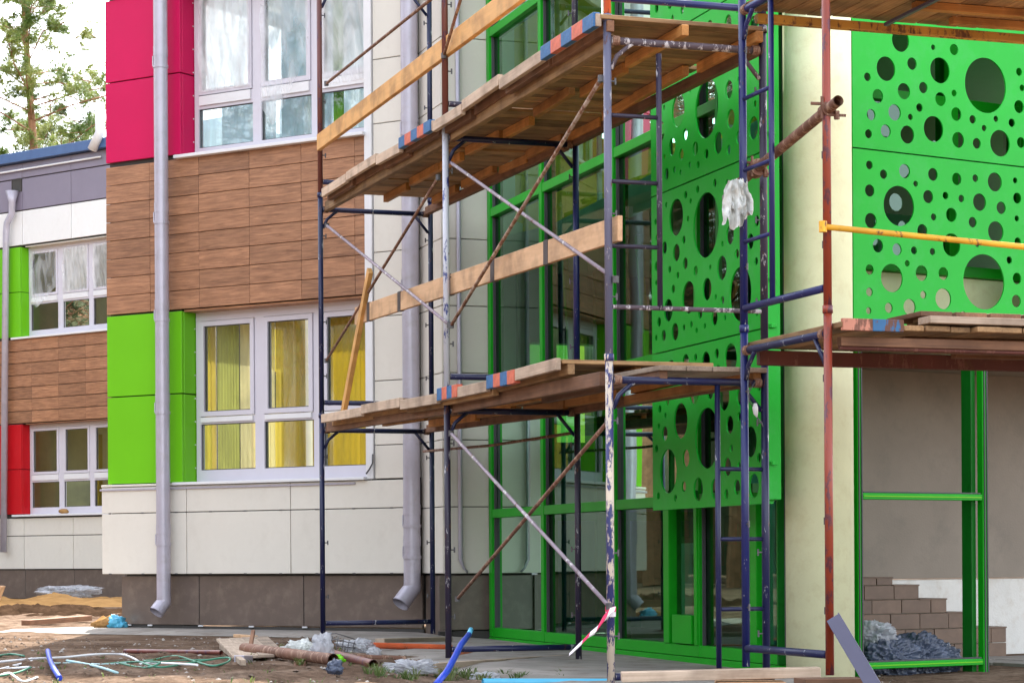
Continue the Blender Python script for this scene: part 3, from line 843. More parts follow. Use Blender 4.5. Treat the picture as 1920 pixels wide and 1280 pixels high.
# ================================================================== GLAZED WALL
gl = thing('glazed_wall', 'two-storey glazed wall in bright green frames with perforated green screens', 'building', CW.P(3, 0, -1))
mul = [CW.S(924, 700), CW.S(1021, 700), CW.S(1154, 500), CW.S(1154, 500) + 1.72, CW.S(1466, 700)]
mw = .038
ZT = [(1.105, 1.185), (2.195, 2.275), (3.905, 3.985), (5.58, 5.66), (7.3, 7.38)]
zlo, ztop = .0, 9.3
for i, m_ in enumerate(mul):
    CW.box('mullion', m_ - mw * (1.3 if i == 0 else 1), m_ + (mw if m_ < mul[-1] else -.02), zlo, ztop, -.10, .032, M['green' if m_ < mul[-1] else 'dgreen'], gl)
for (q0, q1) in zip(mul[:-1], mul[1:]):
    for z0, z1 in ZT: CW.box('transom', q0 + mw, q1 - mw, z0, z1, -.10, .027, M['green'], gl)
    CW.box('bottom_rail', q0 + mw, q1 - mw, zlo, zlo + .085, -.10, .028, M['green'], gl)
CW.box('base_panel', mul[0] - .07, mul[-1], -.16, -.004, -.10, .03, M['green'], gl)
zr = [.085] + [x for z in ZT for x in z] + [ztop]
for i, (q0, q1) in enumerate(zip(mul[:-1], mul[1:])):
    for k in range(0, len(zr), 2):
        tilt = random.uniform(-.004, .004)
        p = MB(); p.add([CW.P(q0 + mw, zr[k], -.02 + tilt), CW.P(q1 - mw, zr[k], -.02 - tilt), CW.P(q1 - mw, zr[k + 1], -.02 - tilt), CW.P(q0 + mw, zr[k + 1], -.02 + tilt)], [(0, 1, 2, 3)])
        p.build('pane', M['cglass'], gl, mw=Matrix.Translation(CW.P(q0, zr[k], 0)))
# dark gaskets beside mullions
for m_ in mul:
    CW.box('gasket', m_ + mw, m_ + mw + .012, .085, ztop, -.02, .008, M['pvc_shadow'], gl)
# doors in the lower zone right of the third mullion
for px, wd_ in ((1259, .055), (1314, .028), (1423, .055)):
    a = CW.S(px, 1100)
    CW.box('door_post', a - wd_, a + wd_, .086, 1.104, -.06, .045, M['green'], gl)
CW.box('door_kick_panel', CW.S(1268, 1100) + .03, CW.S(1310, 1100) - .03, .09, .3, -.04, .05, M['green'], gl)
# interior: a shallow two-storey hall behind the glass
IW = Plane(at(1250, 700, 23.6), (12500, LENS_PX))
iL, iR = IW.S(900, 700), IW.S(1640, 700)
def slab(name, z0, z1, inset, mat, back=0.0):
    q = [CW.P(.0, 0, -.12 - inset), CW.P(mul[-1], 0, -.12 - inset * .4), IW.P(iR, 0, back), IW.P(iL, 0, back)]
    mb = MB(); mb.hexa([Vector((p.x, p.y, z0)) for p in q] + [Vector((p.x, p.y, z1)) for p in q])
    return mb.build(name, mat, gl)
slab('floor', -.12, .02, 0, M['floor_in'])
slab('floor_slab', 3.60, 3.88, .5, M['room_white'])
slab('ceiling', 7.2, 7.4, 0, M['room_white'])
def holed(name, z0, z1, wins, mat):
    mb = MB(); x = iL
    for w0_, w1_, y0, y1 in wins:
        IW.hexa(mb, x, w0_, z0, z1, -.2, 0); IW.hexa(mb, w0_, w1_, z0, y0, -.2, 0); IW.hexa(mb, w0_, w1_, y1, z1, -.2, 0); x = w1_
    IW.hexa(mb, x, iR, z0, z1, -.2, 0)
    mb.build(name, mat, gl)
iw = iR - iL
holed('back_wall', .02, 3.6, ((iL + iw * .12, iL + iw * .3, 1.9, 2.9),), M['teal'])  # unseen opening, put in to let light into the hall
holed('back_wall', 3.88, 7.2, ((iL + iw * .3, iL + iw * .62, 5.0, 6.9),), M['room_yellow'])
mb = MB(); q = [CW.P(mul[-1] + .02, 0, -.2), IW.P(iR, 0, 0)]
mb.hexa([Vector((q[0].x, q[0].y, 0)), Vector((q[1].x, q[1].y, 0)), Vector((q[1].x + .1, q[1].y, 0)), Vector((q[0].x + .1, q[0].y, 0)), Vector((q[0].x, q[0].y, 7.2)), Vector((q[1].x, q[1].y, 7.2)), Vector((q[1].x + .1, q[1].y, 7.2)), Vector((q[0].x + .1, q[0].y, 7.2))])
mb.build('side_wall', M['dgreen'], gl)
mb = MB(); q = [CW.P(-.03, 0, -.1), IW.P(iL, 0, 0)]
mb.hexa([Vector((q[0].x, q[0].y, 0)), Vector((q[1].x, q[1].y, 0)), Vector((q[1].x - .1, q[1].y, 0)), Vector((q[0].x - .1, q[0].y, 0)), Vector((q[0].x, q[0].y, 7.2)), Vector((q[1].x, q[1].y, 7.2)), Vector((q[1].x - .1, q[1].y, 7.2)), Vector((q[0].x - .1, q[0].y, 7.2))])
mb.build('side_wall', M['room_white'], gl)
mb = MB()
for k in range(12):
    IW.hexa(mb, iL + iw * .28 + k * .13, iL + iw * .28 + (k + 1) * .13, .05 + k * .2, .32 + k * .2, 1.2, 2.0)
mb.build('inner_stair', M['floor_in'], gl)
mb = MB()
for k in range(5): IW.hexa(mb, iL + .3 + k * .8, iL + .38 + k * .8, .02, 3.6, .3, .38)
for z in (1.1, 2.3): IW.hexa(mb, iL + .3, iR - .1, z, z + .09, .3, .37)
mb.build('inner_green_frame', M['green'], gl)
mb = MB()
for k in range(7): IW.hexa(mb, iL + .2 + k * .6, iL + .24 + k * .6, 3.9, 4.9, 1.2, 1.24)
IW.hexa(mb, iL + .1, iR - .4, 4.9, 4.96, 1.19, 1.25)
mb.build('inner_handrail', M['room_white'], gl)
for a, z, o, hh in ((1.2, 2.35, -.4, 1.3), (2.3, 2.3, -.7, 1.2)):
    bar('leaning_strip', CW.P(a, z, o), CW.P(a - .25, z + hh, o), .05, .05, M['lime'], gl)
CW.box('stored_board', 2.5, 3.1, .05, .75, -.8, -.75, M['room_white'], gl)
CW.box('stored_board', 1.75, 2.2, .5, .85, -1.2, -1.15, M['room_white'], gl)
CW.box('stored_box', 3.9, 4.4, .05, 1.4, -1.3, -.9, M['blind'], gl)

# ------------------------------------------------------------------ perforated screens
def perforated(pl, parent, a0, a1, z0, z1, holes, t=.012):
    """folded sheet with round holes; holes (a, z, r)"""
    cu = bpy.data.curves.new('c', 'CURVE'); cu.dimensions = '2D'; cu.fill_mode = 'BOTH'; cu.extrude = t / 2
    ca, cz = (a0 + a1) / 2, (z0 + z1) / 2
    def spl(pts):
        s = cu.splines.new('POLY'); s.points.add(len(pts) - 1); s.use_cyclic_u = True
        for p, q in zip(s.points, pts): p.co = (q[0] - ca, q[1] - cz, 0, 1)
    g = .005
    spl([(a0 + g, z0 + g), (a1 - g, z0 + g), (a1 - g, z1 - g), (a0 + g, z1 - g)])
    ok = []
    for (a, z, r) in sorted(holes, key=lambda h: -h[2]):
        r = min(r, a - a0 - .03, a1 - .03 - a, z - z0 - .02, z1 - .02 - z)
        for (b, y, q) in ok: r = min(r, math.hypot(a - b, z - y) - q - .014)
        if r < .012: continue
        ok.append((a, z, r))
        n = 40 if r > .12 else (28 if r > .05 else 18)
        spl([(a + r * math.cos(2 * math.pi * k / n), z + r * math.sin(2 * math.pi * k / n)) for k in range(n)])
    ob = bpy.data.objects.new('tmp', cu); col.objects.link(ob)
    bpy.context.view_layer.update()
    me = bpy.data.meshes.new_from_object(ob.evaluated_get(bpy.context.evaluated_depsgraph_get()))
    bpy.data.objects.remove(ob)
    me.materials.clear(); me.materials.append(M['screen'])
    # local curve x,y -> along, up ; z -> towards viewer (normal)
    p = pl.P(ca, cz, 0)
    mw = Matrix(((pl.d[0], 0, pl.n[0], p.x), (pl.d[1], 0, pl.n[1], p.y), (0, 1, 0, p.z), (0, 0, 0, 1)))
    for q in me.polygons: q.use_smooth = False
    o = put('perforated_panel', me, parent, mw)
    # folded edges
    mb = MB()
    pl.hexa(mb, a0 + g, a0 + g + .006, z0 + g, z1 - g, -.07, -t / 2 - .0005)
    pl.hexa(mb, a1 - g - .006, a1 - g, z0 + g, z1 - g, -.07, -t / 2 - .0005)
    pl.hexa(mb, a0 + g + .007, a1 - g - .007, z0 + g, z0 + g + .006, -.05, -t / 2 - .0005)
    pl.hexa(mb, a0 + g + .007, a1 - g - .007, z1 - g - .006, z1 - g, -.05, -t / 2 - .0005)
    mb.build('folded_edge', M['screen'], o)
    return o

SL = CW.off(.36)
sa0 = SL.S(1224, 700); sa1 = SL.S(1431, 700)
zjn = [SL.Z(1224, 958), SL.Z(1224, 665), SL.Z(1224, 370), SL.Z(1240, 73), SL.Z(1240, 73) + 1.75]
def hl(lst, ox, oy, sc, pl):
    out = []
    for x, y, r in lst:
        px, py = ox + x / sc, oy + y / sc
        a, z = pl.hit(px, py)
        out.append((a, z, abs(pl.Z(px, py - r / sc) - z)))
    return out
Z1, Z2, Z3 = (1200, 0, 3.764), (1200, 320, 3.764), (1200, 620, 3.764)
hp = [
 hl([(152,248,30),(225,280,75),(328,223,60),(398,187,26),(470,222,75),(547,162,36),(556,290,48),(645,197,108),(790,305,45),(845,400,28),(200,500,27),(145,553,28),(185,597,20),(387,430,90),(500,430,55),(597,467,97),(710,467,60),(292,635,125),(180,725,52),(138,673,20),(122,830,28),(478,757,215),(638,663,65),(705,605,32),(783,783,110),(650,828,28),(845,895,42),(205,990,157),(330,898,62),(622,960,66),(705,950,28),(315,1098,40),(135,1163,26),(256,1180,26),(416,1118,84),(537,1113,76),(615,1152,36),(690,1103,55),(810,1092,85)], *Z3, SL),
 hl([(327,172,28),(412,133,28),(533,88,30),(620,90,30),(363,215,20),(190,242,20),(132,270,28),(115,362,22),(125,475,25),(343,340,22),(260,330,130),(315,488,28),(178,545,45),(470,385,230),(640,455,68),(587,517,20),(690,588,36),(785,500,55),(825,640,30),(830,355,40),(262,580,62),(325,655,42),(215,698,26),(122,675,35),(120,792,20),(272,738,24),(398,707,36),(500,683,20),(583,687,86),(478,837,80),(240,835,30),(348,895,115),(540,890,20),(587,915,32),(713,870,192),(205,985,80),(140,1068,35),(252,1137,62),(172,1162,40),(120,1180,20),(315,1108,24),(368,1085,24),(405,1127,20),(463,1095,20),(430,1010,35),(531,1038,55),(605,1038,22),(830,1000,26)], *Z2, SL),
 hl([(303,270,18),(403,255,60),(497,200,55),(627,165,60),(690,85,15),(705,230,48),(560,290,40),(805,190,75),(275,780,118),(475,765,210),(633,635,65),(705,570,30),(360,635,20),(175,760,20),(817,735,25),(645,840,68),(805,905,82),(700,970,46),(325,950,42),(232,1037,62),(557,1010,78),(630,1060,36),(473,1088,36),(395,1050,50),(297,1092,42),(355,1165,22),(415,1165,28),(192,1230,42),(247,1200,25),(290,1218,20),(178,1110,20),(125,1100,28),(125,820,20),(150,930,75),(300,420,80),(560,420,60),(180,560,60)], *Z1, SL),
 hl([(122,60,35),(215,35,35),(302,75,30),(235,130,24),(118,172,20),(175,155,22),(350,-60,100),(500,-90,70),(620,-40,40),(180,-120,80)], *Z1, SL)]
for (z0, z1), hs in zip(zip(zjn[:-1], zjn[1:]), hp): perforated(SL, gl, sa0, sa1, z0, z1, hs)
mb = MB()
for px in (1240, 1330, 1425):
    a = SL.S(px, 700); CW.hexa(mb, a - .02, a + .02, zjn[0] + .02, zjn[-1], .27, .30)
for z in (zjn[0] + .12, zjn[1], zjn[2], zjn[3]): CW.hexa(mb, sa0 + .05, sa0 + .09, z - .03, z + .03, .05, .27); CW.hexa(mb, sa1 - .42, sa1 - .38, z - .03, z + .03, .05, .27)
mb.build('screen_rail', M['dgreen'], gl)
SL.box('screen_side_strip', sa1 + .004, sa1 + .05, zjn[0] + .03, zjn[-1], -.10, -.01, M['screen'], gl)
for z in (zjn[0] + .25, zjn[1], zjn[1] + .3, zjn[2] + .1, zjn[2] + .8):
    SL.box('screen_hook', sa1 + .05, sa1 + .085, z, z + .025, -.06, -.02, M['screen'], gl)

# ================================================================== COLUMN
cx, cy = at(1535, 700, 15.08)[:2]
mb = MB(); mb.tube([(cx, cy, -.14), (cx, cy, 7)], .224, 64)
tag(mb.build('round_column', M['column'], None, True, Matrix.Translation((cx, cy, -.14))), 'thick round column of pale lime plaster beside the entrance stairs', 'column')
for k in range(3):
    x0 = at(1462 - k * 3, 620, 14.9)
    rod_pts = [x0 + Vector((0, 0, .2 - .01 * k)), x0 + Vector((-.03 - .012 * k, 0, .12)), x0 + Vector((-.035 - .012 * k, 0, 0)), x0 + Vector((.01, 0, -.16))]
    if k == 0: wires = MB()
    wires.tube(rod_pts, .004, 6)
tag(wires.build('loose_wires', M['white_cable'], None, True), 'thin white wires hanging in a loop at the left side of the column', 'wire')

# ================================================================== ENTRANCE BAY on the right
bay = thing('entrance_bay', 'projecting pale lime entrance bay with green perforated screens over tiled stairs', 'building', RW.P(1.5, 0, -1))
ra0 = RW.S(1598, 500)
zr1, zr2, zr3 = RW.Z(1598, 609), RW.Z(1598, 277), RW.Z(1598, 277) + 1.24
Y1, Y2, Y3 = (1580, 60, 4.741), (1580, 270, 5.647), (1580, 440, 5.647)
low = hl([(277,225,46),(427,323,50),(650,290,76),(767,423,32),(950,325,68),(1202,373,66),(1398,365,40),(1605,405,100),(1820,388,32),(280,495,65),(590,658,212),(900,560,70),(1083,548,40),(1250,580,40),(1443,618,92),(1672,678,66),(1842,575,58),(292,812,80),(957,775,38),(1145,752,75),(1370,830,56),(1838,790,32),(838,920,70),(1615,930,110)], *Y2, RW) + \
      hl([(368,118,72),(570,157,64),(750,168,42),(945,180,38),(1148,110,122),(1848,75,45),(1420,105,30),(678,305,34),(280,370,55),(515,460,150),(830,408,82),(1060,412,68),(1490,500,292),(1758,270,40),(1840,465,62),(1833,703,65),(278,607,46),(483,775,54),(703,765,84),(848,637,42),(1060,680,110),(270,805,36),(930,855,44),(1272,860,48),(1490,902,42),(1675,902,42),(1850,888,34),(2050,300,120),(2100,700,60)], *Y3, RW)
upp = hl([(380,330,108),(612,285,55),(860,345,115),(215,402,38),(1265,478,245),(1563,358,36),(1590,500,30),(308,573,62),(540,530,72),(712,498,50),(865,600,62),(985,547,30),(1563,667,58),(248,738,50),(457,718,72),(678,675,38),(597,758,28),(1005,733,60),(1150,780,38),(1357,775,28),(1498,810,38),(1252,857,28),(225,908,40),(378,883,58),(570,915,80),(803,865,115),(1022,962,70),(1187,993,48),(1394,992,118),(1580,985,48),(510,80,100),(800,140,25),(985,160,50),(1700,820,60)], *Y1, RW)
perforated(RW, bay, ra0, ra0 + 2.5, zr1, zr2, low)
perforated(RW, bay, ra0, ra0 + 2.5, zr2, zr3, upp)
SB = -.42
mb = MB()
RW.hexa(mb, ra0 - .02, 5, 2.2, 2.72, SB - .3, SB); RW.hexa(mb, ra0 - .02, 5, 4.6, 5.2, SB - .3, SB)
RW.hexa(mb, ra0 + 2.1, 5, 2.72, 4.6, SB - .3, SB)
mb.build('wall', M['column'], bay)
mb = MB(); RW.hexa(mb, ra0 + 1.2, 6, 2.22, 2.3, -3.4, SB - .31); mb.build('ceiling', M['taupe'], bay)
RW.box('window_sill', ra0 - .02, ra0 + 2.1, 2.725, 2.80, SB - .2, SB + .05, M['green'], bay)
for a in (ra0 + .0, ra0 + .22, ra0 + 1.35, ra0 + 2.05):
    RW.box('window_mullion', a - .045, a + .045, 2.80, 4.6, SB - .2, SB - .05, M['green'], bay)
RW.box('window_transom', ra0 + .05, ra0 + 2.1, 3.95, 4.03, SB - .2, SB - .06, M['green'], bay)
for a0, a1 in ((ra0 + .05, ra0 + .175), (ra0 + .265, ra0 + 1.305), (ra0 + 1.395, ra0 + 2.005)):
    p = MB(); p.add([RW.P(a0, 2.8, SB - .1), RW.P(a1, 2.8, SB - .1), RW.P(a1, 4.6, SB - .1), RW.P(a0, 4.6, SB - .1)], [(0, 1, 2, 3)])
    p.build('pane', M['cglass'], bay, mw=Matrix.Translation(RW.P(a0, 2.8, SB - .1)))
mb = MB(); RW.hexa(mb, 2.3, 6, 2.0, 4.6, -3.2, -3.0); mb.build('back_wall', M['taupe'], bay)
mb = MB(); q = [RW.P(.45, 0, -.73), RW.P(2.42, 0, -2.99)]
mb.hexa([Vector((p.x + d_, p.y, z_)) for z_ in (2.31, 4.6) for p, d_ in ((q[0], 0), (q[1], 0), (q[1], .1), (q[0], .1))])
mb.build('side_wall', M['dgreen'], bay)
mb = MB(); q = [RW.P(.4, 0, -.73), RW.P(5, 0, -.73), RW.P(6, 0, -3.2), RW.P(2.3, 0, -3.2)]
mb.hexa([Vector((p.x, p.y, 4.61)) for p in q] + [Vector((p.x, p.y, 4.8)) for p in q]); mb.build('ceiling', M['room_white'], bay)
RW.box('stored_board', ra0 + 1.3, ra0 + 1.75, 2.3, 3.3, -1.3, -1.25, M['room_white'], bay)
RW.box('stored_board', ra0 + .3, ra0 + .8, 2.3, 3.25, -1.6, -1.55, M['blind'], bay)
for px, py in ((1610, 283), (1610, 450), (1610, 570)):
    RW.box('screen_hook', ra0 - .03, ra0 + .01, RW.Z(px, py) - .015, RW.Z(px, py) + .015, -.06, -.02, M['screen'], bay)
mb = MB(); RW.hexa(mb, ra0 + .02, ra0 + .06, zr1, zr3, SB, -.08); RW.hexa(mb, ra0 + 2.3, ra0 + 2.34, zr1, zr3, SB, -.08); mb.build('screen_rail', M['dgreen'], bay)

# recessed wall with the tiled stair
GW = Plane(at(1700, 1085, 18.6), (7000, LENS_PX))
gw0 = GW.S(1600, 1000) - .5
zb = GW.Z(1700, 1085)
back = thing('recessed_wall', 'taupe plaster wall over a white base behind the tiled stairs', 'wall', GW.P(1, -.1, 0))
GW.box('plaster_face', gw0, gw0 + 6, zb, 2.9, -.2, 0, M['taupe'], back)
GW.box('white_base', gw0, gw0 + 6, -.2, zb - .005, -.2, -.02, M['whitewash'], back)
st = thing('tiled_stairs', 'short flight of brown tiled stairs rising leftwards by the white base', 'stairs', GW.P(.2, -.1, .6))
SP_ = GW.off(.55)
ztop_ = [1082, 1097, 1124, 1151, 1183, 1213]
xr_ = [1674, 1723, 1775, 1824, 1887, 1887]
al = SP_.S(1612, 1150)
zs = [SP_.Z(1650, y) for y in (1082, 1097, 1124, 1151, 1181, 1211, 1246)]
mb = MB()
for k in range(6):
    ar = SP_.S(xr_[k], ztop_[k])
    SP_.hexa(mb, al, ar - .008, zs[k + 1] - (.2 if k == 5 else 0), zs[k] - .008, -.52, -.012)
mb.build('core', M['grout'], st)
for k in range(6):
    ar = SP_.S(xr_[k], ztop_[k])
    z0, z1 = zs[k + 1], zs[k]
    L = .30; a = ar
    first = L * (.85 if k % 2 else .55)
    while a > al + .02:
        b = max(al, a - (first if a == ar else L))
        SP_.box('tile', b + .003, a - .003, z0 + .004, z1 - .002, -.012, random.uniform(-.002, .002), M['brick'], st, .003)
        a = b
    nl = SP_.S(xr_[k - 1], ztop_[k - 1]) if k else al
    if ar - nl > .03: SP_.box('tread_tile', nl + .004, ar + .004, z1 - .008, z1 + .004, -.5, .004, M['brick'], st, .003)
    SP_.box('riser_tile', ar - .008, ar + .006, z0 + .006, z1 - .01, -.5, -.014, M['brick'], st, .003)

# unglazed green frame in front of the stair
gf = thing('green_door_frame', 'tall unglazed green metal frame standing in front of the tiled stairs', 'frame', RW.P(ra0 + .5, -.1, -.15))
GF = RW.off(-.12)
for px, wd_ in ((1608, .022), (1843, .026)):
    a = GF.S(px, 1000)
    for o0, o1, dx_, mt in ((-.03, .03, 0, 'green'), (.03, .038, -.012, 'pvc_shadow'), (.03, .038, .012, 'pvc_shadow')):
        wq = wd_ if mt == 'green' else .005
        GF.box('stile' if mt == 'green' else 'stile_groove', a - wq + dx_, a + wq + dx_, -.12, 2.19, o0, o1, M[mt], gf)
a0, a1 = GF.S(1608, 1000) + .024, GF.S(1843, 1000) - .028
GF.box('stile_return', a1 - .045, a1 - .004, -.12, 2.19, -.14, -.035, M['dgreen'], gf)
for py in (931, 1244):
    z = GF.Z(1720, py)
    GF.box('rail', a0, a1, z - .022, z + .022, -.03, .028, M['green'], gf)
    GF.box('rail_groove', a0 + .01, a1 - .01, z + .023, z + .033, -.02, .022, M['pvc_shadow'], gf)
    GF.box('rail_groove', a0 + .01, a1 - .01, z - .004, z + .004, .0285, .033, M['lime'], gf)

# ================================================================== SCAFFOLD
FR = .0235
def XY(px, py, Y): p = at(px, py, Y); return Vector((p.x, p.y, 0))
P1, P2, P3 = XY(603, 760, 20.8), XY(838, 729, 16.83), XY(1142, 658, 13.52)
P1r, P2r, P3r = XY(810, 900, 21.15), XY(1083, 900, 17.15), XY(1433, 600, 13.84)
Q1, Q2 = XY(1395, 600, 13.52), XY(1552, 600, 12.5)
FPL = Plane(P1, (P3 - P1)[:2])
RPL = Plane(P1r, (P3r - P1r)[:2])
def onF(px, py, o=0): a, z = FPL.off(o).hit(px, py); return FPL.P(a, z, o)
def frame(name, label, f, r, b, mf, mr, mt, lad=None, rails=(1.86, .11), h=2.0, group=None, sleeve=True, pins=True, rungm=None):
    t = thing(name, label, 'scaffold frame', f + Vector((0, 0, b)), group)
    d = (r - f).normalized(); L = (r - f).length
    up = Vector((0, 0, 1))
    def pt(x, z): return f + d * x + up * (b + z)
    for x, m in ((0, mf), (L, mr)):
        rod('post', [pt(x, .0), pt(x, h - .004)], FR, m, t, 14)
        if sleeve: rod('sleeve', [pt(x, h - .03), pt(x, h + .012)], FR * 1.22, m, t, 14)
    rod('top_rail', [pt(FR, rails[0]), pt(L - FR, rails[0])], FR * .95, mt, t, 12)
    rod('bottom_rail', [pt(FR, rails[1]), pt(L - FR, rails[1])], FR * (.95 if rails[1] < .2 else .6), mt, t, 12)
    rod('corner_brace', [pt(FR, rails[0] - .17), pt(.06, rails[0] - .09), pt(.13, rails[0] - .03), pt(.16, rails[0] - .01)], .014, mt, t, 8)
    rod('corner_brace', [pt(L - FR, rails[0] - .17), pt(L - .16, rails[0] - .01)], .014, mt, t, 8)
    for x in (.05, L - .05): rod('coupler', [pt(x - .022, rails[0]), pt(x + .022, rails[0])], FR * 1.3, M['rusty'], t, 12, False)
    if pins:
        s = d
        for x in (0, L):
            for z in (.35, .84, 1.62):
                c = pt(x, z); q = s * (1 if x == 0 else -1)
                mb = MB(); mb.tube([c + q * FR * .8, c + q * .055], .005, 6); mb.tube([c + q * .05 + up * -.02, c + q * .05 + up * .02], .006, 6)
                mb.build('locking_pin', M['clip'], t)
    if lad:
        x, z0, z1, zr_, x2 = lad
        lm = rungm or mt
        rod('ladder_post', [pt(x, z0), pt(x, z1)], FR * .72, lm, t, 10)
        for z in zr_: rod('rung', [pt(min(x, x2), z), pt(max(x, x2), z)], FR * .55, lm, t, 8)
    return t
B1, B2, B3, BQ = .04, -.05, -.09, .075
sc = 'tube frames of the left scaffold'
frame('scaffold_frame', 'navy tube frame standing on the ground at the left end of the scaffold', P1, P1r, B1, M['navy'], M['navy'], M['navy'])
frame('scaffold_frame', 'navy tube frame of the middle level at the left end of the scaffold', P1, P1r, B1 + 2, M['navy'], M['navy'], M['navy'])
frame('scaffold_frame', 'top-level frame at the left end with red-brown front pole and navy rear pole', P1, P1r, B1 + 4, M['redbrown'], M['navy'], M['navy'])
frame('scaffold_frame', 'ground-level frame with brown-topped navy pole in the middle of the scaffold', P2, P2r, B2, M['dkblue'], M['dkblue'], M['navy'])
frame('scaffold_frame', 'middle-level frame with peeling white and blue pole in the centre of the scaffold', P2, P2r, B2 + 2, M['white_blue'], M['blue'], M['navy'])
frame('scaffold_frame', 'top-level frame with red-brown pole in the centre of the scaffold', P2, P2r, B2 + 4, M['redbrown'], M['dkblue'], M['dkblue'])
L3 = (P3r - P3).length
lx = L3 * .69
frame('scaffold_frame', 'ground-level ladder frame with peeling cream and blue pole tied with red and white tape', P3, P3r, B3, M['cream_blue'], M['navy'], M['navy'],
      (lx, .0, 1.84, (.5, .92, 1.34), L3), pins=True, rungm=M['navy'])
frame('scaffold_frame', 'middle-level ladder frame with slate grey pole beside the perforated screen', P3, P3r, B3 + 2, M['slate'], M['dkblue'], M['splash'],
      (L3 * .325, .28, 1.80, (.29, .65, 1.03, 1.42), 0), rails=(1.86, .29), rungm=M['dkblue'])
frame('scaffold_frame', 'top-level frame with orange pole tip above the upper deck', P3, P3r, B3 + 4, M['orange'], M['dkblue'], M['blue'])
frame('scaffold_frame', 'ground-level frame with navy and red-brown poles in front of the round column', Q1, Q2, BQ, M['blue'], M['red_or'], M['navy'])
LQ = (Q2 - Q1).length
frame('scaffold_frame', 'upper blue ladder frame with bright red pole in front of the round column', Q1, Q2, BQ + 2, M['blue'], M['red_or'], M['blue'],
      (LQ * .36, .11, 1.86, (.5, .92, 1.34), 0), rungm=M['blue'])

# braces
def brace(pa, pb, mat, label, r=.0125, o=.03, oa=None, ob=None, bend=0):
    a = onF(*pa, oa if oa is not None else o); b = onF(*pb, ob if ob is not None else o)
    mid = (a + b) / 2 + Vector((0, 0, bend))
    t = thing('brace', label, 'scaffold brace', a, 'diagonal braces of the scaffold')
    rod('tube', [a, a.lerp(mid, .5) + Vector((0, 0, bend * .25)), mid, mid.lerp(b, .5) + Vector((0, 0, bend * .25)), b], r, mat, t, 8)
    for e in (a, b):
        mb = MB(); mb.tube([e + Vector((0, 0, -.02)), e + Vector((0, 0, .02))], .02, 8); mb.build('hook', M['clip'], t)
    return t
brace((612, 157), (822, -12), M['rusty'], 'dark rusty brace crossing the crimson-side window at the top')
brace((832, 105), (868, -15), M['rusty'], 'short brown brace at the top beside the red-brown centre pole')
brace((612, 676), (822, 333), M['rusty'], 'brown brace rising over the wooden tiles in the left bay', o=-.03)
brace((613, 423), (843, 609), M['mauve'], 'mauve brace falling over the wooden tiles in the left bay')
brace((846, 610), (1127, 148), M['pale_rust'], 'spattered rusty brace rising to the upper deck in the right bay', o=.03)
brace((838, 300), (1154, 524), M['mauve'], 'grey-mauve brace falling across the right bay to the slate pole', o=-.03)
brace((846, 812), (1142, 1136), M['mauve'], 'white-spattered grey brace ending at the taped pole', o=.03)
brace((858, 1122), (1140, 790), M['rusty'], 'rusty brown brace rising to the taped pole under the lower deck', o=-.03)
a, z = RPL.hit(800, 846); b2_, z2 = RPL.hit(1078, 812)
t = thing('brace', 'thin rust-red tie bar along the rear poles below the lower deck', 'scaffold tie', RPL.P(a, z))
rod('tube', [RPL.P(a, z, .03), RPL.P((a + b2_) / 2, (z + z2) / 2 - .02, .03), RPL.P(b2_, z2, .03)], .012, M['rusty'], t, 8)

# decks
def rail_z(s, lvl):
    sA, sB, sC = 0, (P2 - P1).length, (P3 - P1).length
    bb = B1 + (B2 - B1) * s / sB if s < sB else B2 + (B3 - B2) * (s - sB) / (sC - sB)
    return bb + 2 * (lvl - 1) + 1.86 + FR
DD = Vector((DW.d[0], DW.d[1], 0))
FD = Vector((FPL.d[0], FPL.d[1], 0))
def deck_panel(s0, s1, lvl, label, edge='pale', width=1.08, front=.075, lift=0.0, tilt=0.0, back_start=0.0):
    z0 = rail_z(s0, lvl) + lift; z1 = rail_z(s1, lvl) + lift + tilt
    o0 = FPL.P(s0, z0) - DD * (front - back_start)
    t = thing('deck_panel', label, 'deck panel', o0, 'plank panels of the scaffold decks')
    def pt(s, x, dz):
        k = (s - s0) / (s1 - s0)
        return FPL.P(s, z0 + (z1 - z0) * k + dz) + DD * (x - front)
    L = s1 - s0
    hb = .065
    for x, m in ((.10, 'dark_timber' if lvl == 2 else 'board'), (width * .52, 'batten'), (width - .06, 'batten')):
        j = random.uniform(-.04, .04)
        e0, e1 = s0 + random.uniform(.0, .1), s1 - random.uniform(-.03, .12)
        if x < .2: e0, e1 = s0 - .01, s1 - .004
        bar('batten', pt(e0, x + j, hb / 2), pt(e1, x + j, hb / 2), .045, hb, M[m], t)
    n = max(4, int(L / .125)); bw = L / n
    for k in range(n):
        sm_ = s0 + (k + .5) * bw
        e = random.uniform(-.012, .012)
        zt = random.uniform(0, .006)
        bar('plank', pt(sm_, .03 + e, hb + .014 + zt), pt(sm_ + random.uniform(-.008, .008), width + random.uniform(-.04, .05), hb + .014 + zt), bw - random.uniform(.004, .014), .026, M['board'], t)
    if edge:
        em = M['board_pale']
        bar('edge_board', pt(s0 + .01, .01, hb - .002), pt(s1 - .01, .01, hb - .002), .036, .075, em, t)
        if edge.startswith('stripe'):
            ns = int(edge[6:])
            for k in range(ns):
                a0, a1 = s0 + .015 + (L - .03) * k / ns, s0 + .015 + (L - .03) * (k + 1) / ns - .002
                if edge == 'stripe4h': pass
                bar('stripe', pt(a0, -.0, hb + .002), pt(a1, -.0, hb + .002), .042, .084, M['tblue' if k % 2 == 0 else 'torange'], t, ch=.002)
    return t
up_px = [(605, 373), (651, 345), (707, 318), (752, 285), (813, 245), (868, 222), (938, 180), (1019, 125), (1122, 66)]
ss = [FPL.off(.07).S(*p) for p in up_px]
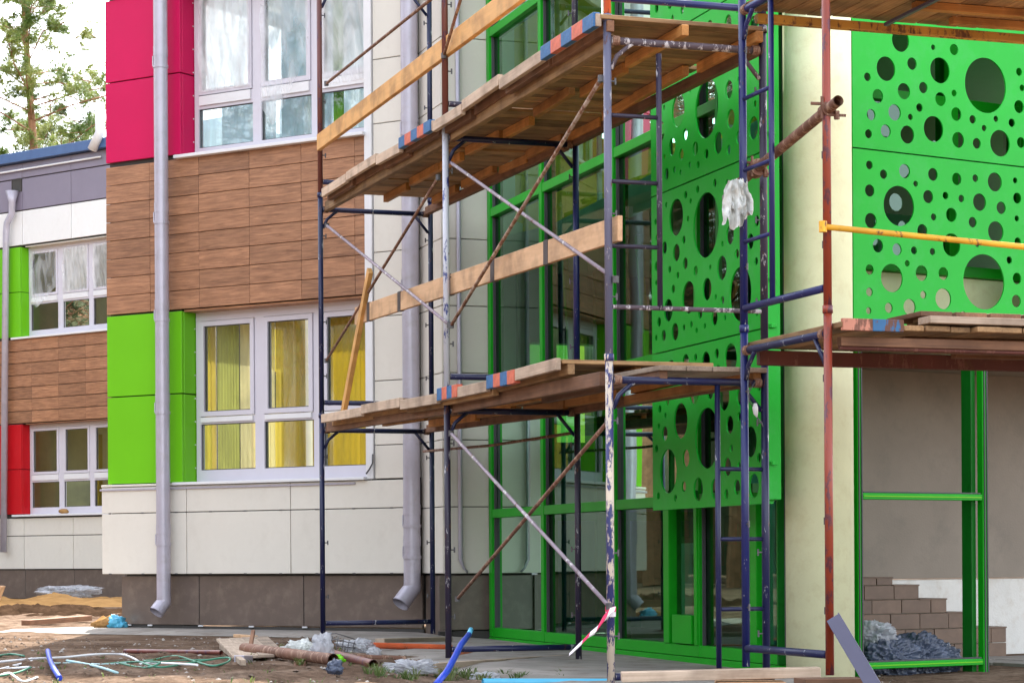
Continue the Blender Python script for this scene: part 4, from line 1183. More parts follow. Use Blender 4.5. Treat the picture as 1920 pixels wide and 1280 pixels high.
ordn = ['first', 'second', 'third', 'fourth', 'fifth', 'sixth', 'seventh', 'eighth']
for k in range(8):
    ed = {3: 'stripe5', 7: 'stripe5'}.get(k, 'pale')
    lab = '%s panel of the upper deck from the left pole, %s edge' % (ordn[k], 'blue and orange striped' if ed != 'pale' else 'plain pale')
    deck_panel(ss[k], ss[k + 1], 2, lab, ed, lift=random.uniform(0, .012) + (.012 if k % 2 else 0), tilt=random.uniform(-.01, .02))
lo_px = [(604, 795), (679, 785), (752, 777), (822, 765), (915, 740), (1046, 705)]
ss = [FPL.off(.07).S(*p) for p in lo_px]
for k in range(5):
    lab = '%s panel of the lower deck from the left pole, %s edge' % (ordn[k], 'partly blue and orange' if k in (3, 4) else 'plain pale')
    t = deck_panel(ss[k], ss[k + 1], 1, lab, 'pale', lift=random.uniform(0, .012) + (.03 if k == 4 else .014 if k % 2 else 0), tilt=.02 if k == 4 else 0)
    if k in (3, 4):
        L = ss[k + 1] - ss[k]; fr = .42 if k == 3 else .42
        ns = 4
        for q in range(ns):
            a0, a1 = ss[k] + .02 + L * fr * q / ns, ss[k] + .02 + L * fr * (q + 1) / ns - .002
            zq = rail_z(a0, 1) + (.03 if k == 4 else .02) + .07
            p0 = FPL.P(a0, zq) - DD * .066; p1 = FPL.P(a1, zq) - DD * .066
            bar('stripe', p0, p1, .046, .09, M['tblue' if q % 2 == 0 else 'torange'], t, ch=.002)
# long rear panel that carries the lower deck to the ladder frame
sE = (P3 - P1).length
t = thing('deck_panel', 'long rear deck panel of the lower deck ending at the blue ladder frame', 'deck panel', FPL.P(ss[5], rail_z(ss[5], 1)), 'plank panels of the scaffold decks')
for x0, x1 in ((.30, .47), (.48, .64), (.65, .82), (.83, 1.0)):
    c = (x0 + x1) / 2
    bar('plank', FPL.P(ss[5] - .4, rail_z(ss[5], 1) + .06) + DD * c, FPL.P(sE + .05, rail_z(sE, 1) + .05) + DD * c, x1 - x0, .03, M['grey_wood'], t)
for x in (.34, .95):
    bar('batten', FPL.P(ss[4], rail_z(ss[5], 1) + .015) + DD * x, FPL.P(sE + .02, rail_z(sE, 1) + .012) + DD * x, .05, .06, M['dark_timber' if x < .5 else 'batten'], t)
# front ledger beams under the decks
for lvl, lab in ((2, 'long brown timber carrying the front edge of the upper deck'), (1, 'long dark timber carrying the front edge of the lower deck')):
    s1_ = sE - .1 if lvl == 2 else sE - .25
    t = thing('timber_beam', lab, 'beam', FPL.P(.1, rail_z(.1, lvl)))
    for a0, a1 in ((.05, 4.0), (4.05, s1_)):
        bar('beam', FPL.P(a0, rail_z(a0, lvl) + .0) + DD * .055, FPL.P(a1, rail_z(a1, lvl) + .0) + DD * .055, .05, .085, M['board' if lvl == 2 else 'dark_timber'], t)
    t2 = thing('timber_beam', lab.replace('front', 'rear'), 'beam', FPL.P(.1, rail_z(.1, lvl)) + DD)
    for a0, a1 in ((.05, 4.0), (4.05, sE - .05)):
        bar('beam', FPL.P(a0, rail_z(a0, lvl) + .0) + DD * 1.0, FPL.P(a1, rail_z(a1, lvl) + .0) + DD * 1.0, .05, .07, M['dark_timber'], t2)
# spattered end bar of the upper deck
e0 = P3 + Vector((0, 0, rail_z(sE, 2) + .03)); e1 = P3r + Vector((0, 0, rail_z(sE, 2) - .0))

# guard boards
def guard(pa, pb, wd_, th, mat, label, oa, ob, name='guard_board', bands=()):
    a = onF(*pa, oa); b = onF(*pb, ob)
    t = thing(name, label, 'board', a)
    nrm = Vector((FPL.n[0], FPL.n[1], 0))
    d = (b - a).normalized(); upv = nrm.cross(d) if nrm.cross(d).z > 0 else d.cross(nrm)
    bar('board', a, b, th, wd_, mat, t, up=upv)
    for px, py in bands:
        c = onF(px, py, (oa + ob) / 2); k = (c - a).dot(d); c = a + d * k
        bar('tape_band', c - d * .045, c + d * .045, th + .006, wd_ + .008, M['black'], t, up=upv, ch=.001)
    return t
guard((598, 268), (985, -22), .145, .04, M['new_wood'], 'fresh yellow pine guard board sloping up across the upper deck', .06, -.05)
guard((668, 593), (1163, 428), .15, .03, M['mid_wood'], 'sawn pine guard board with dark tape bands above the lower deck', -.045, -.05, bands=((694, 583), (752, 565), (845, 530), (927, 503), (1027, 470)))
guard((642, 785), (694, 507), .075, .04, M['new_wood'], 'narrow pine stud leaning against the end of the taped guard board', -.02, -.02, 'stud')
# end grain block at the right end of the guard board
c = onF(1152, 430, .0)

# ------------------------------------------------------------------ scaffold of the entrance: decks to the right of Q1-Q2
QD = Vector((DW.d[0], DW.d[1], 0))
QF = (Q2 - Q1)
def qp(x, k, z): return Q1 + QD * x + QF * k + Vector((0, 0, z))
for z, lab, m, wd_ in ((BQ + 1.84, 'lower', 'rbeam', .085), (BQ + 3.84, 'upper', 'ybeam', .05)):
    for k, pos in ((0.02, 'rear'), (.98, 'front')):
        lb = '%s %s edge beam of the %s deck right of the red pole' % ('dark timber' if m == 'rbeam' and k > .5 else 'red-brown' if m == 'rbeam' else 'rusty yellow', pos, lab)
        t = thing('edge_beam', lb, 'beam', qp(0, k, z))
        bar('beam', qp(.08, k, z - .02), qp(4.2, k, z - .02), .05, wd_ * (.6 if k > .5 and m == 'rbeam' else 1), M['dark_timber' if k > .5 and m == 'rbeam' else m], t)
        rod('flange', [qp(.08, k, z - .02 - wd_ * .4), qp(4.2, k, z - .02 - wd_ * .4)], .012, M[m], t, 6)
dk = [thing('deck_panel', 'brown board deck seen from below at the top right corner', 'deck panel', qp(1.5, .5, BQ + 3.9), 'plank panels of the scaffold decks'),
      thing('deck_panel', 'red-brown board deck below the right perforated screen', 'deck panel', qp(1.5, .5, BQ + 1.9), 'plank panels of the scaffold decks')]
for t, z in zip(dk, (BQ + 3.90, BQ + 1.895)):
    x = .02
    while x < 4.1:
        bw = random.uniform(.12, .16)
        sk = .0
        bar('plank', qp(x + bw / 2, -.06 + random.uniform(-.02, .02), z), qp(x + bw / 2 + sk, 1.07 + random.uniform(-.04, .04), z + random.uniform(0, .006)), bw - .008, .03, M['board'], t)
        x += bw
    for x0, x1, k in ((.9, 2.6, .4), (1.3, 3.4, .15), (.6, 1.9, .75)):
        bar('batten', qp(x0, k, z - .04), qp(x1, k + .03, z - .04), .06, .045, M['batten' if z > 3 else 'dark_timber'], t)
t = dk[1]
for a0, a1, m in ((.03, .21, 'torange2'), (.21, .40, 'tblue2')):
    bar('stripe', qp(a0, 1.1, BQ + 1.90), qp(a1, 1.1, BQ + 1.90), .03, .065, M[m], t, ch=.002)
t = thing('plank_stack', 'pale planks piled on the lower deck below the right screen', 'planks', qp(.9, .9, BQ + 1.92))
for k, (x0, x1, kk, dz, m) in enumerate(((.58, 2.2, 1.02, .045, 'board_pale'), (.65, 2.1, .85, .075, 'grey_wood'), (.7, 3, .7, .05, 'grey_wood'), (2.0, 4, .95, .06, 'board_pale'))):
    bar('plank', qp(x0, kk, BQ + 1.90 + dz), qp(x1, kk, BQ + 1.90 + dz), .14, .04, M[m], t)
for k in range(7):
    bar('plank', qp(.68 + k * .22, .62, BQ + 1.985), qp(.68 + k * .22 + .01, .97, BQ + 1.99), .2, .028, M['dark_timber'], t)
z = BQ + 3.83
t = thing('slanting_strip', 'grey metal strip slanting under the top right deck', 'strip', qp(1.0, .4, z))
p0, p1 = at(1660, 47, 13.6), at(1765, -5, 13.2)
bar('strip', p0, p1, .03, .02, M['profile'], t)
# yellow guard rail
t = thing('yellow_rail', 'chipped yellow guard rail running right from the red pole', 'rail', at(1545, 425, 12.46))
ra = at(1543, 425, 12.45); rb = Vector((ra.x, ra.y, ra.z)) + QD * 4.2
rb.z = at(1920, 463, (ra + QD * 1.25).y).z + (rb.z - ra.z)
k_ = Plane(ra, QD[:2]); a_, zr_ = k_.hit(1920, 463)
rb = k_.P(a_ * 2, ra.z + (zr_ - ra.z) * 2)
rod('tube', [ra, rb], .0165, M['yellow'], t, 10)
mb = MB(); mb.tube([ra + Vector((0, -.0, -.03)), ra + Vector((0, 0, .03))], .022, 8); mb.build('hook', M['yellow'], t)
# short tube clamped across, with rag
t = thing('clamped_tube', 'short rusty tube clamped between the ladder and the red pole', 'tube', at(1385, 348, 13.9))
ta, tb = at(1376, 352, 13.95), at(1572, 189, 12.35)
tm = ta.lerp(tb, .22)
mb = MB(); mb.tube([ta, tb], .030, 14, False); mb.tube([tb, ta], .026, 14, False)
mb.build('tube', M['rusty'], t, True, Matrix.Translation(ta), recalc=False)
def clamp(c, big=1.0):
    mb = MB()
    d = (tb - ta).normalized()
    mb.tube([c - d * .035, c + d * .035], .042 * big, 12)
    mb.tube([c + Vector((-.03, -.03, -.05)), c + Vector((-.03, -.03, .07))], .008, 6)
    mb.tube([c + Vector((-.09, -.02, .035)), c + Vector((.0, -.02, .03))], .009, 6)
    mb.tube([c + Vector((.0, -.03, -.03)), c + Vector((.10, -.03, -.035))], .008, 6)
    mb.tube([c + Vector((.05, -.03, -.055)), c + Vector((.05, -.03, -.01))], .016, 6)
    mb.build('clamp', M['rusty'], t)
clamp(ta.lerp(tb, .90)); clamp(ta.lerp(tb, .24), 1.25)

# fluffy rag on the tube end
def crumple(name, c, sx, sy, sz, mat, label, cat, seed=0, sub=4, amp=.45, freq=3.0, flat=.0, fringe=0):
    bm = bmesh.new(); bmesh.ops.create_icosphere(bm, subdivisions=sub + 1, radius=1)
    for v in bm.verts:
        p = v.co.copy()
        n1 = noise.fractal(p * freq * .6 + Vector((seed, 0, 0)), 1, 2, 3); n2 = abs(noise.noise(p * freq * 2 + Vector((0, seed, 0))))
        n3 = abs(noise.noise(p * freq * 3.3 + Vector((seed, 7, 0)))); n4 = abs(noise.noise(p * freq * 6.5 + Vector((3, seed, 9))))
        k = 1 + amp * n1 - amp * .75 * n2 + amp * .55 * (.5 - n3) - amp * .22 * n4
        v.co = Vector((p.x * sx * k, p.y * sy * k, p.z * sz * k))
        if flat and v.co.z < -sz * flat: v.co.z = -sz * flat
    me = bpy.data.meshes.new(name); bm.to_mesh(me); bm.free()
    me.materials.append(mat)
    for p in me.polygons: p.use_smooth = True
    o = put(name, me, None, Matrix.Translation(c))
    return tag(o, label, cat)
rag = thing('rag', 'torn white rag hanging on the tube end beside the ladder', 'rag', at(1383, 345, 13.5))
def hang(c, wd_, ln, seed, parent, mat, nm):
    nu, nv = 16, 26; vs = []
    for r_ in range(nv + 1):
        v = r_ / nv
        for k in range(nu + 1):
            u = k / nu - .5
            rg = 1 - .35 * max(0, noise.noise(Vector((u * 7, seed, 1.3)))) - .25 * abs(u)
            x = u * wd_ * (.45 + .6 * min(1, v * 2.2)) + .02 * noise.noise(Vector((v * 3, seed, 2)))
            o = .028 * math.sin(u * 15 + seed + v * 2) * (.4 + v) + .03 * noise.fractal(Vector((u * 5, v * 4, seed)), 1, 2, 3)
            vs.append(Vector((c.x + x, c.y + o, c.z - ln * v * rg + .012 * noise.noise(Vector((u * 14, v * 14, seed))))))
    mb = MB(); mb.add(vs, [(r_ * (nu + 1) + k, r_ * (nu + 1) + k + 1, (r_ + 1) * (nu + 1) + k + 1, (r_ + 1) * (nu + 1) + k) for r_ in range(nv) for k in range(nu)])
    mb.build(nm, mat, parent, True, recalc=False)
for k, (dx_, dy_, ww_, ll_) in enumerate(((1376, 338, .13, .29), (1390, 342, .12, .22), (1383, 336, .15, .25), (1370, 345, .09, .22))):
    hang(at(dx_, dy_, 13.40 + .03 * k), ww_, ll_, 2.7 * k + 1, rag, M['rag'], 'cloth_layer')
# warning tape tied to the pole
tp = thing('warning_tape', 'red and white warning tape tied to the cream pole, fluttering left', 'tape', at(1150, 1145, 13.4))
def ribbon(pts, ws, mats, name):
    mb = MB()
    for i in range(len(pts) - 1):
        mb.mat(i % 2 if i < 2 else (0, 0, 1, 0, 1, 0, 0)[i % 7])
        u = Vector((.45, 0, 1)).normalized()
        a, b = pts[i], pts[i + 1]
        mb.add([a - u * ws[i], b - u * ws[i + 1], b + Vector((0, -.004, 0)) + u * ws[i + 1], a + Vector((0, -.004, 0)) + u * ws[i],
                a - u * ws[i] * .3 + Vector((.004, -.012, 0)), b - u * ws[i + 1] * .3 + Vector((.004, -.012, 0))], [(0, 1, 5, 4), (4, 5, 2, 3)])
    mb.build(name, mats, tp)
dpt = [at(x, y, 13.44) for x, y in ((1152, 1142), (1138, 1152), (1125, 1168), (1118, 1180), (1104, 1190), (1090, 1205), (1076, 1218), (1066, 1227))]
ribbon(dpt, [.02, .045, .05, .03, .022, .022, .02, .012], [M['tape_w'], M['tape_r']], 'loose_end')
mb = MB(); c = Vector((P3.x, P3.y, at(1150, 1146, 13.5).z))
mb.tube([c + Vector((0, 0, -.03)), c + Vector((0, 0, .0))], FR * 1.3, 12); mb.mat(1); mb.tube([c + Vector((0, 0, .0)), c + Vector((0, 0, .03))], FR * 1.35, 12)
mb.build('knot', [M['tape_w'], M['tape_r']], tp)
# dangling wire and bulb near ladder
t = thing('hanging_wire', 'dark wire with a small metal bulb hanging behind the blue ladder', 'wire', at(1412, 720, 13.75))
rod('wire', [at(1416, 716, 13.75), at(1404, 735, 13.75), at(1405, 752, 13.75), at(1414, 764, 13.75)], .004, M['clip'], t, 5)
mb = MB(); mb.tube([at(1416, 756, 13.75), at(1416, 765, 13.75), at(1417, 775, 13.75), at(1419, 782, 13.75)], [.01, .018, .014, .004], 10); mb.build('bulb', M['trim'], t, True)
rod('wire_tail', [at(1419, 782, 13.75), at(1428, 792, 13.75), at(1430, 800, 13.75)], .004, M['clip'], t, 5)

# ================================================================== DEBRIS
def gbar(name, label, cat, pa, pb, wd_, ht, mat, ha=0, hb=0, lift=.0, group=None):
    a = gnd(*pa); b = gnd(*pb)
    a.z += ht / 2 + ha + lift; b.z += ht / 2 + hb + lift
    o = bar(name, a, b, wd_, ht, mat)
    return tag(o, label, cat, group)
def gpipe(name, label, cat, pa, pb, r, mat, ha=0, hb=0, hollow=True):
    a = gnd(*pa); b = gnd(*pb); a.z += r + ha; b.z += r + hb
    mb = MB(); mb.tube([a, a.lerp(b, .5), b], r, 14, False); mb.tube([b, a], r * .84, 14, False)
    o = mb.build(name, mat, None, True, Matrix.Translation(a), recalc=False)
    return tag(o, label, cat)
gpipe('tube', 'orange tube lying behind the middle pole on the rubble', 'tube', (690, 1222), (846, 1226), .024, M['orange'], .03, .03)
gpipe('tube', 'orange-red tube right of the middle pole with a dark open end', 'tube', (846, 1238), (916, 1228), .03, M['orange'], .0, .0)
gpipe('tube', 'thick red-brown pipe lying beside the broken grey boards', 'pipe', (458, 1232), (625, 1250), .040, M['rusty'], .03, .01)
gpipe('tube', 'red-brown pipe whose open dark end faces the camera', 'pipe', (592, 1230), (700, 1254), .032, M['redbrown'], .02, .0)
gpipe('tube', 'thin rusty pipe lying behind the white rag', 'pipe', (668, 1236), (760, 1240), .02, M['rusty'], 0, 0)
gpipe('rod', 'long dark rusty rod half buried in the dirt', 'rod', (234, 1223), (415, 1227), .018, M['redbrown'], -.005, .0)
gbar('timber', 'short weathered timber behind the orange tube', 'timber', (712, 1212), (840, 1208), .09, .07, M['grey_wood'])
gbar('timber', 'long weathered timber on the pavement left of the green base', 'timber', (806, 1258), (1104, 1236), .09, .055, M['grey_wood'])
tag(bar('timber', at(1165, 1268, 12.9), at(1536, 1259, 12.9), .14, .055, M['board_pale']), 'pale plank lying across blocks right of the cream pole', 'timber')
pb_ = at(1345, 1276, 12.85); pc_ = at(1472, 1274, 12.85)
tag(bar('timber_block', Vector((pb_.x, 12.9, -.02)), Vector((pc_.x, 12.9, -.02)), .26, .085, M['mid_wood']), 'short sawn block under the pale plank', 'block')
gbar('timber', 'dark stub of timber beside the foot of the cream pole', 'timber', (1120, 1262), (1180, 1260), .06, .05, M['dark_timber'])
for (x, y, s), lb in zip(((Q1.x, Q1.y + .08, .30), (Q2.x, Q2.y, .34)), ('dark timber block under the foot of the blue ladder pole', 'brown timber block under the foot of the red pole')):
    z = gz(x, y)
    o = bar('timber_block', (x - s / 2, y - .03, z + .085), (x + s / 2, y + .04, z + .083), .20, .15, M['dark_timber'])
    tag(o, lb, 'block')
gpipe('tube', 'light blue plastic pipe lying along the bottom edge', 'pipe', (905, 1285), (1338, 1285), .023, M['ltblue'], .0, .0)
# broken pallet boards
t = thing('broken_boards', 'broken grey board panel lying on the dirt left of the pipes', 'boards', gnd(455, 1225))
for k in range(4):
    a = gnd(418 + k * 24, 1212 - k * 1.5, 0); b = gnd(452 + k * 24, 1240 - k * 1.5, 0)
    a.z += .06; b.z += .03
    bar('plank', a, b, .11, .022, M['grey_wood'], t)
bar('batten', gnd(416, 1218) + Vector((0, 0, .03)), gnd(456, 1250) + Vector((0, 0, .03)), .04, .04, M['grey_wood'], t)
bar('batten', gnd(468, 1228) + Vector((0, 0, .03)), gnd(475, 1224) + Vector((0, 0, .17)), .03, .03, M['dark_timber'], t)
tag(bar('wood_chip', gnd(443, 1195) + Vector((0, 0, .02)), gnd(478, 1198) + Vector((0, 0, .02)), .06, .03, M['mid_wood']), 'small orange wood offcut at the foot of the brown plinth', 'offcut')
tag(bar('grey_block', gnd(448, 1240) + Vector((0, 0, .02)), gnd(465, 1240) + Vector((0, 0, .02)), .07, .05, M['pipe']), 'small grey block beside the end of the red-brown pipe', 'block')
tag(bar('brick_piece', gnd(553, 1250) + Vector((0, 0, .02)), gnd(572, 1250) + Vector((0, 0, .02)), .05, .04, M['rusty']), 'small reddish brick piece on the dirt below the thick pipe', 'brick')
# rags and film
crumple('rag', gnd(562, 1218, .06), .13, .10, .07, M['rag'], 'crumpled white rag beside the wire basket', 'rag', 11, 4, .5, 3, .8)
crumple('plastic_sheet', gnd(768, 1252, .035), .15, .10, .05, M['plastic'], 'crumpled clear plastic film in front of the middle pole', 'plastic film', 21, 4, .6, 3.4, .7)
crumple('plastic_bag', gnd(672, 1212, .055), .13, .09, .055, M['plastic'], 'grey plastic bag lying right of the wire basket', 'bag', 31, 4, .5, 3, .8)
crumple('plastic_bag', gnd(605, 1212, .1), .07, .06, .10, M['plastic'], 'small clear bag at the foot of the navy left pole', 'bag', 41, 3, .5, 3, .8)
crumple('plastic_sheet', gnd(910, 1268, .02), .09, .06, .03, M['plastic'], 'scrap of clear plastic near the light blue pipe', 'plastic film', 51, 3, .5, 3, .7)
crumple('green_scrap', gnd(632, 1236, .05), .05, .04, .035, M['lime'], 'bright green scrap among the pipes', 'scrap', 5, 3, .4, 3)
crumple('scrap_metal', gnd(628, 1250, .04), .05, .04, .045, M['dark_plastic'], 'grey crumpled scrap at the end of the thick pipe', 'scrap', 6, 3, .4, 3)
crumple('plastic_sheet', gnd(700, 1222, .04), .05, .04, .035, M['plastic'], 'tiny plastic scrap at the left end of the orange tube', 'plastic film', 15, 3, .5, 3)
# wire basket
t = thing('wire_basket', 'crushed dark wire mesh basket at the foot of the navy left pole', 'basket', gnd(622, 1222))
bo = gnd(598, 1226)
for k in range(7):
    x = k * .042
    rod('wire', [bo + Vector((x, -.02, .0)), bo + Vector((x + .01, .0, .08 + .01 * math.sin(k))), bo + Vector((x + .015, .05, .155 - .01 * k))], .004, M['clip'], t, 5)
for k in range(4):
    z = .01 + k * .045
    rod('wire', [bo + Vector((0, .0 + z * .2, z)), bo + Vector((.13, -.01 + z * .2, z + .01)), bo + Vector((.27, .02 + z * .2, z - .012 * k))], .004, M['clip'], t, 5)
# hoses and cables
def gcurve(name, label, cat, pts, r, mat, group=None):
    q = []
    for x, y, h in pts: p = gnd(x, y); p.z += r + h; q.append(p)
    # smooth by Catmull-Rom
    out = []
    for i in range(len(q) - 1):
        p0, p1, p2, p3 = q[max(i - 1, 0)], q[i], q[i + 1], q[min(i + 2, len(q) - 1)]
        for k in range(6):
            s = k / 6
            out.append(.5 * ((2 * p1) + (p2 - p0) * s + (2 * p0 - 5 * p1 + 4 * p2 - p3) * s * s + (3 * p1 - p0 - 3 * p2 + p3) * s ** 3))
    out.append(q[-1])
    o = rod(name, out, r, mat, None, 8)
    return tag(o, label, cat, group)
Yh = 14.6
hp_ = [at(x, y, yy) for x, y, yy in ((816, 1284, 13.0), (838, 1258, 13.6), (852, 1232, 14.2), (864, 1208, 14.7), (879, 1189, 15.1))]
tag(rod('hose', hp_, [.019, .02, .02, .02, .019], M['hose'], None, 12), 'bright blue hose standing up in front of the middle pole', 'hose')
rod('hose_tip', [hp_[-1], hp_[-1] + Vector((.012, .1, .03))], .0165, M['ltblue'], bpy.data.objects['hose'], 10)
gcurve('blue_strip', 'bright blue strip lying bent across the white cables', 'strip', ((90, 1240, .06), (93, 1250, .04), (100, 1262, .02), (112, 1276, .0)), .018, M['hose'])
gcurve('cable', 'long white cable running from the left edge over the dirt', 'cable', ((-10, 1249, .02), (60, 1242, .02), (120, 1239, .02), (180, 1236, .03), (230, 1236, .03), (258, 1242, .01)), .008, M['white_cable'])
gcurve('cable', 'white cable end below the long white cable', 'cable', ((-10, 1262, .01), (30, 1254, .02), (62, 1246, .02)), .008, M['white_cable'])
gcurve('cable', 'short flat white cable at the left edge', 'cable', ((-10, 1262, .0), (20, 1258, .01), (55, 1255, .01)), .008, M['white_cable'])
gcurve('cable', 'white looped cable at the bottom left corner', 'cable', ((-10, 1275, .01), (15, 1272, .03), (28, 1276, .02), (45, 1279, .0), (70, 1274, .01)), .007, M['white_cable'])
gcurve('cable', 'pale cyan cable slanting over the dirt', 'cable', ((125, 1243, .01), (165, 1250, .01), (195, 1258, .01), (222, 1267, .01)), .009, M['cyan_cable'])
gcurve('green_wire', 'green wire coil on the dirt with white ends', 'wire', ((225, 1247, .01), (270, 1256, .01), (300, 1252, .03), (270, 1246, .02), (290, 1240, .01), (330, 1236, .02), (370, 1248, .02), (400, 1252, .01), (428, 1247, .02), (424, 1242, .03), (360, 1246, .01), (300, 1252, .0), (262, 1250, .03)), .007, M['green_wire'])
gcurve('green_wire', 'dark green wire at the lower left edge', 'wire', ((-5, 1272, .01), (30, 1266, .01), (58, 1258, .02)), .007, M['green_wire'])
gcurve('cable', 'short white wire offcut lying in the green coil', 'cable', ((262, 1252, .02), (300, 1250, .02), (370, 1251, .01)), .008, M['white_cable'])
gcurve('green_wire', 'thin green wire trailing right of the pale cyan cable', 'wire', ((190, 1248, .01), (240, 1244, .01), (290, 1247, .02), (340, 1241, .01), (420, 1239, .01)), .005, M['green_wire'])
gcurve('cable', 'thin cyan strand running from the blue strip towards the coil', 'cable', ((98, 1250, .02), (150, 1247, .01), (200, 1249, .01), (262, 1243, .01)), .006, M['cyan_cable'])
gcurve('green_wire', 'thin green strands at the far left above the white cables', 'wire', ((-5, 1231, .0), (20, 1230, .01), (45, 1231, .0)), .008, M['green_wire'])
gcurve('green_wire', 'thin blue-green wire by the light blue pipe', 'wire', ((1085, 1272, .03), (1110, 1262, .04), (1135, 1256, .03), (1150, 1262, .01)), .005, M['ltblue'])
# leaning profile
pa, pb = at(1640, 1290, 12.15), at(1561, 1157, 12.42)
t = thing('metal_profile', 'mauve grey metal profile leaning against the red pole', 'profile', pa)
bar('web', pa, pb, .075, .006, M['profile'], t, up=(-.25, -1, .1))
bar('flange', pa + Vector((.036, .012, .02)), pb + Vector((.036, .012, .02)), .006, .03, M['profile'], t, up=(-.25, -1, .1))
# dark bags by the stair
for k, (x, y, s, lb) in enumerate(((1660, 1262, .20, 'heap of dark blue plastic sheeting behind the green frame, left part'), (1718, 1268, .20, 'crumpled dark plastic bag in front of the green rail by the stairs'), (1755, 1272, .14, 'small dark plastic bag at the right of the plastic heap'))):
    g_ = RW.off(-.32 if k == 0 else -.35); a, _ = g_.hit(x, 1200)
    p = g_.P(a, gz(2, 16) + s * .55)
    crumple('plastic_bag', p, s * 1.15, s * .7, s * .85, M['dark_plastic'], lb, 'plastic bag', 60 + k, 5, .42, 2.2, .75)
g_ = RW.off(-.38); a, _ = g_.hit(1640, 1200)
crumple('plastic_bag', g_.P(a, .18), .13, .1, .09, M['plastic'], 'pale grey plastic bag on top of the dark plastic heap', 'plastic bag', 77, 4, .5, 3)
crumple('rag', at(1585, 517, 15.42), .03, .03, .05, M['rag'], 'white filler patch at the edge of the column beside the screen', 'patch', 80, 3, .3, 3)

# tiled floor at the entrance
t = thing('entrance_paving', 'grey paving in front of the tiled stairs', 'paving', GW.P(1.0, -.1, 1.2))
for i in range(6):
    for j in range(5):
        GW.box('paving_slab', -.4 + i * .4 + .004, -.4 + (i + 1) * .4 - .004, -.13, -.075 + random.uniform(-.002, .002), .6 + j * .4 + .004, .6 + (j + 1) * .4 - .004, M['concrete'], t)

# soil mounds and sand heap on the left
def mound(name, x0, x1, y0, y1, h, mat, seed, label=None, rough=1.0):
    n, m_ = 90, 40
    vs = []
    for j in range(m_ + 1):
        for i in range(n + 1):
            u, v = i / n, j / m_
            x, y = x0 + (x1 - x0) * u, y0 + (y1 - y0) * v
            e = math.sin(math.pi * v) ** .8 * min(1, 6 * u, 6 * (1 - u))
            z = e * h * (.65 + .55 * noise.fractal(Vector((x * 1.1, y * .8, seed)), 1, 2, 4)) + e * rough * .05 * noise.fractal(Vector((x * 6, y * 6, seed)), 1, 2, 4)
            vs.append((x, y, gz(x, y) + z - .03))
    mb = MB(); mb.add(vs, [(j * (n + 1) + i, j * (n + 1) + i + 1, (j + 1) * (n + 1) + i + 1, (j + 1) * (n + 1) + i) for j in range(m_) for i in range(n)])
    return tag(mb.build(name, mat, None, True, recalc=False), label, kind='stuff')
mound('sand_heap', -14, -4.5, 36.5, 41.5, .20, M['sand'], 3)
mound('soil_mound', -13, -4.6, 30, 34, .15, M['soil'], 8, rough=2.4)
tag(bar('timber', gnd(48, 1172) + Vector((0, 0, .03)), gnd(165, 1166) + Vector((0, 0, .05)), .12, .06, M['dark_timber']), 'dark weathered plank lying in front of the soil mound', 'timber')
crumple('blue_scrap', gnd(219, 1167, .08), .10, .08, .08, M['ltblue'], 'small turquoise scrap beside the corner of the plinth', 'scrap', 9, 3, .4, 3)
crumple('plastic_sheet', Vector((-7.9, 40.8, .20)), .55, .35, .10, M['plastic'], 'pale plastic sheet on the sand heap against the dark plinth', 'plastic film', 91, 4, .4, 3)
crumple('earth_clod', gnd(198, 1172, .05), .13, .1, .09, M['sand'], 'yellowish earth clod near the corner of the plinth', 'clod', 92, 3, .4, 3)
bar_ = bar('board_end', at(-8, 1130, 38), at(5, 1098, 38), .3, .04, M['mid_wood'])
tag(bar_, 'upright wooden board end at the left edge before the dark plinth', 'board')

# loose stones, clods and weeds
mb = MB()
def pebble(mb, p, r):
    n = 5
    vs = [p + Vector((0, 0, r * .7))]
    for k in range(n):
        a = 2 * math.pi * k / n + random.random()
        q = r * random.uniform(.7, 1.2)
        vs.append(p + Vector((math.cos(a) * q, math.sin(a) * q, r * random.uniform(-.2, .3))))
    mb.add(vs, [(0, 1 + k, 1 + (k + 1) % n) for k in range(n)])
for k in range(9500):
    x = random.uniform(-5.2, 2.6); y = random.uniform(11.5, 21.2 - .6 * max(0, x + 1))
    if noise.noise(Vector((x * 1.6, y * 1.6, 3))) < random.uniform(-.4, .25): continue
    mb.mat(random.choice((0, 0, 1, 1, 2)))
    pebble(mb, GP(x, y, .012 if y > 18 - .6 * x else 0), random.choice((.005, .007, .009, .011, .014, .02)) * random.uniform(.7, 1.3))
tag(mb.build('pebbles', [M['clod'], M['ground'], M['stone']], None), kind='stuff')
mb = MB()
def tuft(p, n, h):
    for k in range(n):
        a = random.uniform(0, 6.28); l = h * random.uniform(.5, 1.1); ww = .004
        d = Vector((math.cos(a), math.sin(a), 0)); s = Vector((-d.y, d.x, 0)) * ww
        b = p + d * random.uniform(0, .03)
        m_ = b + d * l * .3 + Vector((0, 0, l * .6)); e = b + d * l * .7 + Vector((0, 0, l * .8))
        mb.add([b - s, b + s, m_ + s, m_ - s, e], [(0, 1, 2, 3), (3, 2, 4)])
for px, py in ((865, 1268), (880, 1272), (940, 1270), (720, 1268), (760, 1274), (850, 1276), (905, 1275), (970, 1276), (830, 1270), (640, 1240), (655, 1222), (560, 1245), (520, 1228), (700, 1262), (1055, 1278), (800, 1262)):
    for q in range(5):
        p = gnd(px + random.gauss(0, 10), py + random.gauss(0, 2)); tuft(p, 12, random.uniform(.04, .10))
for k in range(160):
    x = random.uniform(-4.5, 1); y = random.uniform(12, 17)
    tuft(GP(x, y), random.randint(2, 6), random.uniform(.02, .05))
tag(mb.build('weeds', M['grass'], None, recalc=False), kind='stuff')

